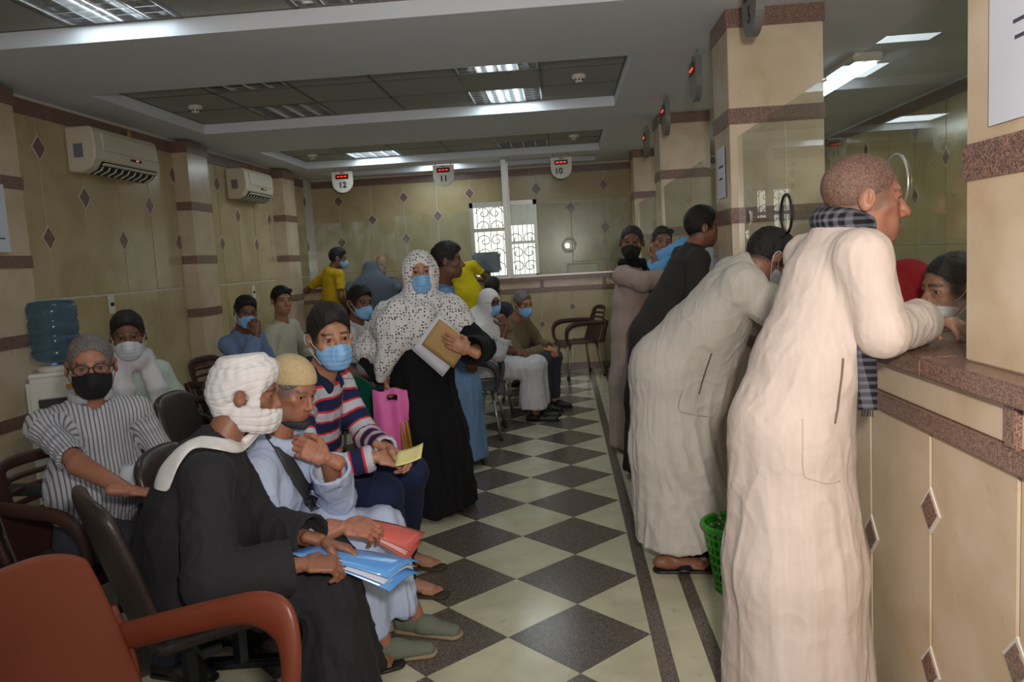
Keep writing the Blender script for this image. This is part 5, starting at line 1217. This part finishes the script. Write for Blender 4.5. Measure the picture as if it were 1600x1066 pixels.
MB().tube(p.on(rb, [(1112, 552), (1104, 575), (1096, 600), (1092, 616)], .001), .0035, 6).build('pocket_slit', mat('grey_shadow_seam', lin(96, 88, 84), .9), p.o)  # dark line painted for the shade inside the pocket opening
MB().tube(p.on(rb, spline_2d([(1066, 610), (1060, 640), (1082, 648), (1110, 652)]), .0), .003, 6).build('pocket_seam', mat('grey_seam', lin(164, 156, 148), .9), p.o, True)
p = Person('tall man in cream robe with plaid scarf leaning on the near counter', .635, 2.28, 8, 'red', .008)
p.pose((0, .0, .96), p.px(1312, 364, 2.30), p.px(1350, 312, 2.28), -7, (0, 4, 0), shw=.165, hs=1.03)
p.stand(.07)
p.arm_at(1, p.px(1380, 520, 2.10), p.px(1440, 502, 2.26)).arm(-1, p.px(1444, 500, 2.45), (-.5, -.2, -1), .31, .27); p.hand(1, p.Ri@V3(.25, .9, .05), (0, 0, -1), .4).hand(-1, p.Ri@V3(.3, -.6, 0), (0, 0, -1), .4)
p.body(.0028, .004, face=dict(old=1, nose=1.15, jaw=1.03), paint=dict(mous=.8, beard=.14, hair=lin(112, 84, 72), scalp=(.092, .012))); p.hair(M['hair_brown'], .0028, grow=.003, front=.092, bump=.0012, back=.012)
rb = p.robe_stand(F_['cream'], .06, hemc=(.0, .01, .06), flare=.222, wide=1.0, g=.03, amp=.0105, sl=(.066, .062, .064), cut=.0, h=.007, hipr=.13, wrinkle=.0022)
seam = mat('robe_seam', lin(196, 178, 166), .9)
MB().tube(p.on(rb, spline_2d([(1254, 655), (1254, 700), (1256, 742), (1272, 750), (1292, 756), (1312, 752)]), .0), .0022, 6).build('pocket_seam', seam, p.o, True)
plaid = fabric('plaid_scarf', lin(38, 38, 42), .9); nt = plaid.node_tree; b_ = nt.nodes['Principled BSDF']; tc = nt.nodes.new('ShaderNodeTexCoord'); ad = None
for ax in ('X', 'Z'):
    wv = nt.nodes.new('ShaderNodeTexWave'); wv.bands_direction = ax; wv.inputs['Scale'].default_value = 15; nt.links.new(tc.outputs['Object'], wv.inputs['Vector'])
    g_ = nt.nodes.new('ShaderNodeMath'); g_.operation = 'GREATER_THAN'; g_.inputs[1].default_value = .62; nt.links.new(wv.outputs[0], g_.inputs[0])
    if ad is None: ad = g_
    else: a2 = nt.nodes.new('ShaderNodeMath'); a2.operation = 'ADD'; nt.links.new(ad.outputs[0], a2.inputs[0]); nt.links.new(g_.outputs[0], a2.inputs[1]); ad = a2
rp = nt.nodes.new('ShaderNodeValToRGB'); rp.color_ramp.elements[0].color = (*lin(30, 30, 34), 1); rp.color_ramp.elements[1].color = (*lin(104, 104, 112), 1)
h_ = nt.nodes.new('ShaderNodeMath'); h_.operation = 'MULTIPLY'; h_.inputs[1].default_value = .5; nt.links.new(ad.outputs[0], h_.inputs[0]); nt.links.new(h_.outputs[0], rp.inputs[0]); nt.links.new(rp.outputs[0], b_.inputs['Base Color'])
S = loop(p.neck+p.sp*.028+p.fw*.012, p.rt*.076, p.fw*.078, .020, 16, .02, p.sp, 1.5)
p.cloth('scarf', S, plaid, .006, .004)
p.strap('scarf_end', [p.px(1352, 520, 2.12), p.px(1354, 560, 2.12), p.px(1356, 600, 2.125), p.px(1355, 640, 2.13)], plaid, .046, .012, p.Ri@V3(1, -.2, 0))
for k in range(6): t_ = p.px(1347+k*3.2, 640, 2.13); MB().tube([t_, t_+V3(.002*(k % 3-1), 0, -.02)], .0018, 5).build('fringe', M['dark'], p.o)
MB().tube(p.on(rb, [(1317, 560), (1315, 585), (1311, 615), (1308, 640), (1304, 662)], .001), .0032, 6).build('pocket_slit', mat('shadowed_seam', lin(120, 100, 90), .9), p.o)  # shade of the open pocket, coloured into a thin dark line
for q in (1, -1): p.shoe(q, M['dark'], (q*.1, 1, 0), .28, h=.006)

# -- clerks behind the right glass
p = Person('clerk in pale mask seated behind the near glass, facing left', 1.62, 2.80, 178, 'red', .012)
p.pose((0, 0, .72), p.px(1512, 500, 2.78), p.px(1489, 450, 2.76), 186, (0, 6, 0), hs=1.02).sit(kz=.72, az=.30)
p.arm(1, (.2, .30, 1.22), (.6, -.3, -.6)).arm(-1, (-.2, .30, 1.22), (-.6, -.3, -.6)); p.hand(1, (-.5, .8, 0), (0, 0, -1)).hand(-1, (.5, .8, 0), (0, 0, -1))
p.body(.004, .006); p.hair(h=.004, top=.0, grow=.003); p.mask(M['mask_white'], .004, -.022); p.shirt(F_['dim'], -.05, h=.012); p.trousers(F_['trouser'], hem=.3)
p = Person('woman in crimson headscarf behind the glass beyond the cream robed man', 1.42, 3.30, 150, 'tan', .012)
p.pose((0, 0, .72), p.px(1432, 505, 3.26), p.px(1412, 458, 3.2), 160, (0, 20, 0)).sit(kz=.72, az=.30)
p.arm(1, (.2, .30, 1.22), (.6, -.3, -.6)).arm(-1, (-.2, .26, 1.22), (-.6, -.3, -.6)); p.hand(1, (-.5, .8, 0), (0, 0, -1)).hand(-1, (.5, .8, 0), (0, 0, -1))
p.body(.005, .006); p.headscarf(F_['crimson'], .007); p.shirt(F_['navy'], -.05, h=.012); p.trousers(F_['trouser'], hem=.3)
for lb, x, y in (('dark stool under the clerk in the pale mask', 1.62, 2.8), ('dark stool under the woman in the crimson headscarf', 1.42, 3.3)):
    o = empty('office_stool', (x, y, 0), 0, lb, 'stool'); MB().lathe([(0, .66), (.19, .66), (.2, .63), (.19, .6), (0, .6)]).build('seat', M['dark'], o, True)
    MB().tube([(0, 0, .6), (0, 0, .05)], .03, 10).build('post', M['black_metal'], o); MB().lathe([(.03, .06), (.22, .02), (.22, 0), (0, 0)]).build('base', M['black_metal'], o, True)

# ------------------------------------------------------------------ fittings on the left wall
def air_con(y0, y1, label, zt=2.645, zb=2.32):
    o = empty('air_conditioner', (XL+.01, y0, zb), 0, label, 'air conditioner', 'wall air conditioners'); h = zt-zb; L = y1-y0
    prof = [(0, .0), (.10, -.01), (.17, .02), (.215, .09), (.225, .16), (.215, h-.03), (.19, h), (0, h)]
    def pr(lo, hi, grow=0): return [(x+(grow if x > .12 else 0), z) for x, z in prof]
    bm_ = MB(); P0 = [(x, 0, z) for x, z in prof]
    MB().prism([(-0, 0)], 0, 0, 'y') if False else None
    def ex(a, b, pf, name, m, bev=.0):
        v = MB().prism(pf, a, b, 'y'); return v.build(name, m, o)
    ex(0, L, prof, 'casing', M['ac']).modifiers.new('round', 'BEVEL').width = .012
    ex(.10, L-.03, [(.20, .15), (.232, .15), (.230, h-.045), (.2, h-.03)], 'front_panel', M['ac']).modifiers.new('round', 'BEVEL').width = .006
    ex(.10, L-.03, [(.10, -.012), (.172, .018), (.212, .075), (.19, .075), (.12, .02)], 'air_outlet', M['dark'])
    for k in range(9):
        yy = .13+(L-.20)*k/8; ex(yy, yy+.012, [(.11, -.014), (.178, .014), (.196, .042), (.16, .036)], 'louvre_fin', M['white'])
    ex(.10, L-.03, [(.205, .045), (.222, .052), (.226, .062), (.208, .055)], 'outlet_flap', M['white'])
    ex(L*.52, L*.68, [(.224, .118), (.2325, .118), (.2325, .134), (.224, .134)], 'indicator_strip', M['dark'])
    ex(L*.59, L*.62, [(.231, .122), (.235, .122), (.235, .130), (.231, .130)], 'indicator_light', mat('red_indicator', (.5, .05, .02), .4, emit=((1, .2, .05), 1.)) if 'red_indicator' not in bpy.data.materials else bpy.data.materials['red_indicator'])
    boxo('rating_sticker', (.06, -.002, .1), (.13, .002, .2), mat('grey_sticker', lin(120, 124, 136), .6), o)
    ob = MB().tube([(.03, L-.08, h), (.03, L-.08, h+.10)], .02, 8).build('pipe', mat('brass_pipe', lin(170, 140, 60), .5), o, True)
    return o
air_con(5.64, 6.56, 'cream wall air conditioner nearest the camera, above the water cooler')
air_con(8.40, 9.22, 'smaller looking cream wall air conditioner farther along the left wall')
for k, (y, z, lb) in enumerate(((6.0, 1.32, 'cream wall socket above the man in the white scarf'), (8.88, 1.28, 'cream wall socket column above the man in blue'))):
    o = empty('wall_socket', (XL+.008, y, z), 0, lb, 'socket'); boxo('plate', (0, -.04, -.075), (.012, .04, .075), M['socket'], o, .004)
    for s in (-1, 0, 1): boxo('outlet', (.010, -.024, s*.042-.015), (.016, .024, s*.042+.015), M['white'] if s else M['dark'], o, .002)

# water cooler with its bottle
wc = empty('water_cooler', (-3.0, 4.4, 0), math.radians(30), 'white water cooler cabinet standing by the left wall', 'water cooler')
boxo('cabinet', (-.16, -.16, .02), (.16, .16, .97), M['white'], wc, .02); boxo('top_cover', (-.155, -.155, .97), (.155, .155, 1.0), M['white'], wc, .014)
MB().lathe([(.10, 1.0), (.115, 1.02), (.10, 1.035), (0, 1.035)]).build('bottle_seat', M['white'], wc, True)
boxo('tap_recess', (-.11, -.166, .66), (.11, -.15, .86), M['dark'], wc, .006); boxo('drip_tray', (-.10, -.20, .62), (.10, -.15, .645), M['white'], wc, .004)
for s, m_ in ((-1, 'red'), (1, 'blue')): MB().tube([(s*.05, -.16, .80), (s*.05, -.20, .80), (s*.05, -.205, .77)], .012, 8).build('tap', M['red_film'] if m_ == 'red' else M['blue_film'], wc, True)
boxo('warning_sticker', (.04, -.164, .90), (.08, -.160, .93), mat('orange_sticker', lin(206, 150, 60), .6), wc)
wb_ = empty('water_bottle', (-3.0, 4.4, 1.03), 0, 'ribbed blue water bottle upturned on the white cooler', 'bottle')
bm_m = bpy.data.materials.new('blue_bottle'); bm_m.use_nodes = True; b_ = bm_m.node_tree.nodes['Principled BSDF']; b_.inputs['Base Color'].default_value = (*lin(112, 146, 172), 1); b_.inputs['Roughness'].default_value = .12; b_.inputs['Transmission Weight'].default_value = .8; b_.inputs['IOR'].default_value = 1.25
MB().lathe([(0, 0), (.03, 0), (.035, .015), (.10, .03), (.13, .055), (.134, .08), (.125, .10), (.134, .115), (.134, .17), (.126, .185), (.134, .2), (.134, .255), (.126, .27), (.134, .285), (.134, .34), (.12, .375), (.06, .385), (0, .38)], n=36).build('bottle_shell', bm_m, wb_, True)

# green waste basket with a pierced wall
gb = empty('waste_basket', (.69, 3.36, 0), 0, 'green pierced plastic waste basket on the floor by the grey robed man', 'basket')
M['green'] = mat('bright_green_plastic', lin(44, 150, 24), .35)
nu, nv = 73, 23; G = np.array([[((.085+.045*v)*math.cos(2*PI*u/(nu-1)), (.085+.045*v)*math.sin(2*PI*u/(nu-1)), .01+.29*v) for v in np.linspace(0, 1, nv)] for u in range(nu)])
sheet('basket_wall', G, M['green'], gb, .004, lambda i, j: i % 3 != 0 and j % 3 != 0 and 1 < j < nv-3)
MB().lathe([(0, .006), (.088, .006), (.088, 0), (0, 0)], n=36).build('base', M['green'], gb, True)
MB().tube([(.133*math.cos(a), .133*math.sin(a), .30) for a in np.linspace(0, 2*PI, 37)], .011, 8, False).build('rim', M['green'], gb, True)

# papers, notices
def notice(label, loc, rz, w, h, rows, u='x'):
    o = empty('paper_notice', loc, rz, label, 'notice'); boxo('sheet', (-w/2, -.002, -h/2), (w/2, 0, h/2), M['paper'], o)
    for k, (x0, x1, z, t) in enumerate(rows): boxo('printed_line', (x0*w, -.0028, z*h-t/2), (x1*w, -.0018, z*h+t/2), M['ink'], o)
    return o
notice('white paper notice with two dark lines on the first full pillar', (.958, 4.74, 1.93), -PI/2, .20, .29, [(-.32, .34, .12, .012), (-.28, .2, -.12, .012)])
notice('large white paper notice on the near pillar, cut by the frame', (.978, 1.77, 1.95), -PI/2, .21, .42, [(-.4, .42, .36, .006), (-.4, .3, .30, .006), (-.05, .2, -.02, .008), (-.02, .14, -.10, .008)])
notice('bluish paper notice on the near left pilaster at the edge of the photo', (XL+.165, 4.62, 1.93), PI/2, .20, .42, [(-.3, .3, .3, .008), (-.3, .3, -.3, .008)])
pp = paper('paper_sheet', 'curled white paper lying on the empty dark seat', (-1.62, 3.34, .53), V3(.12, .02, .02), V3(-.02, .10, .06), M['paper'], bend=.03)
paper('paper_sheet', 'white document lying on the counter under the near glass', (1.16, 2.72, 1.194), V3(.08, .01, 0), V3(-.01, .12, 0), M['paper'], th=.002)
paper('paper_sheet', 'white paper on the lap of the man with glasses', at(222, 742, 2.72), V3(.07, .03, .0), V3(-.03, .08, .02), M['paper'], bend=.01)
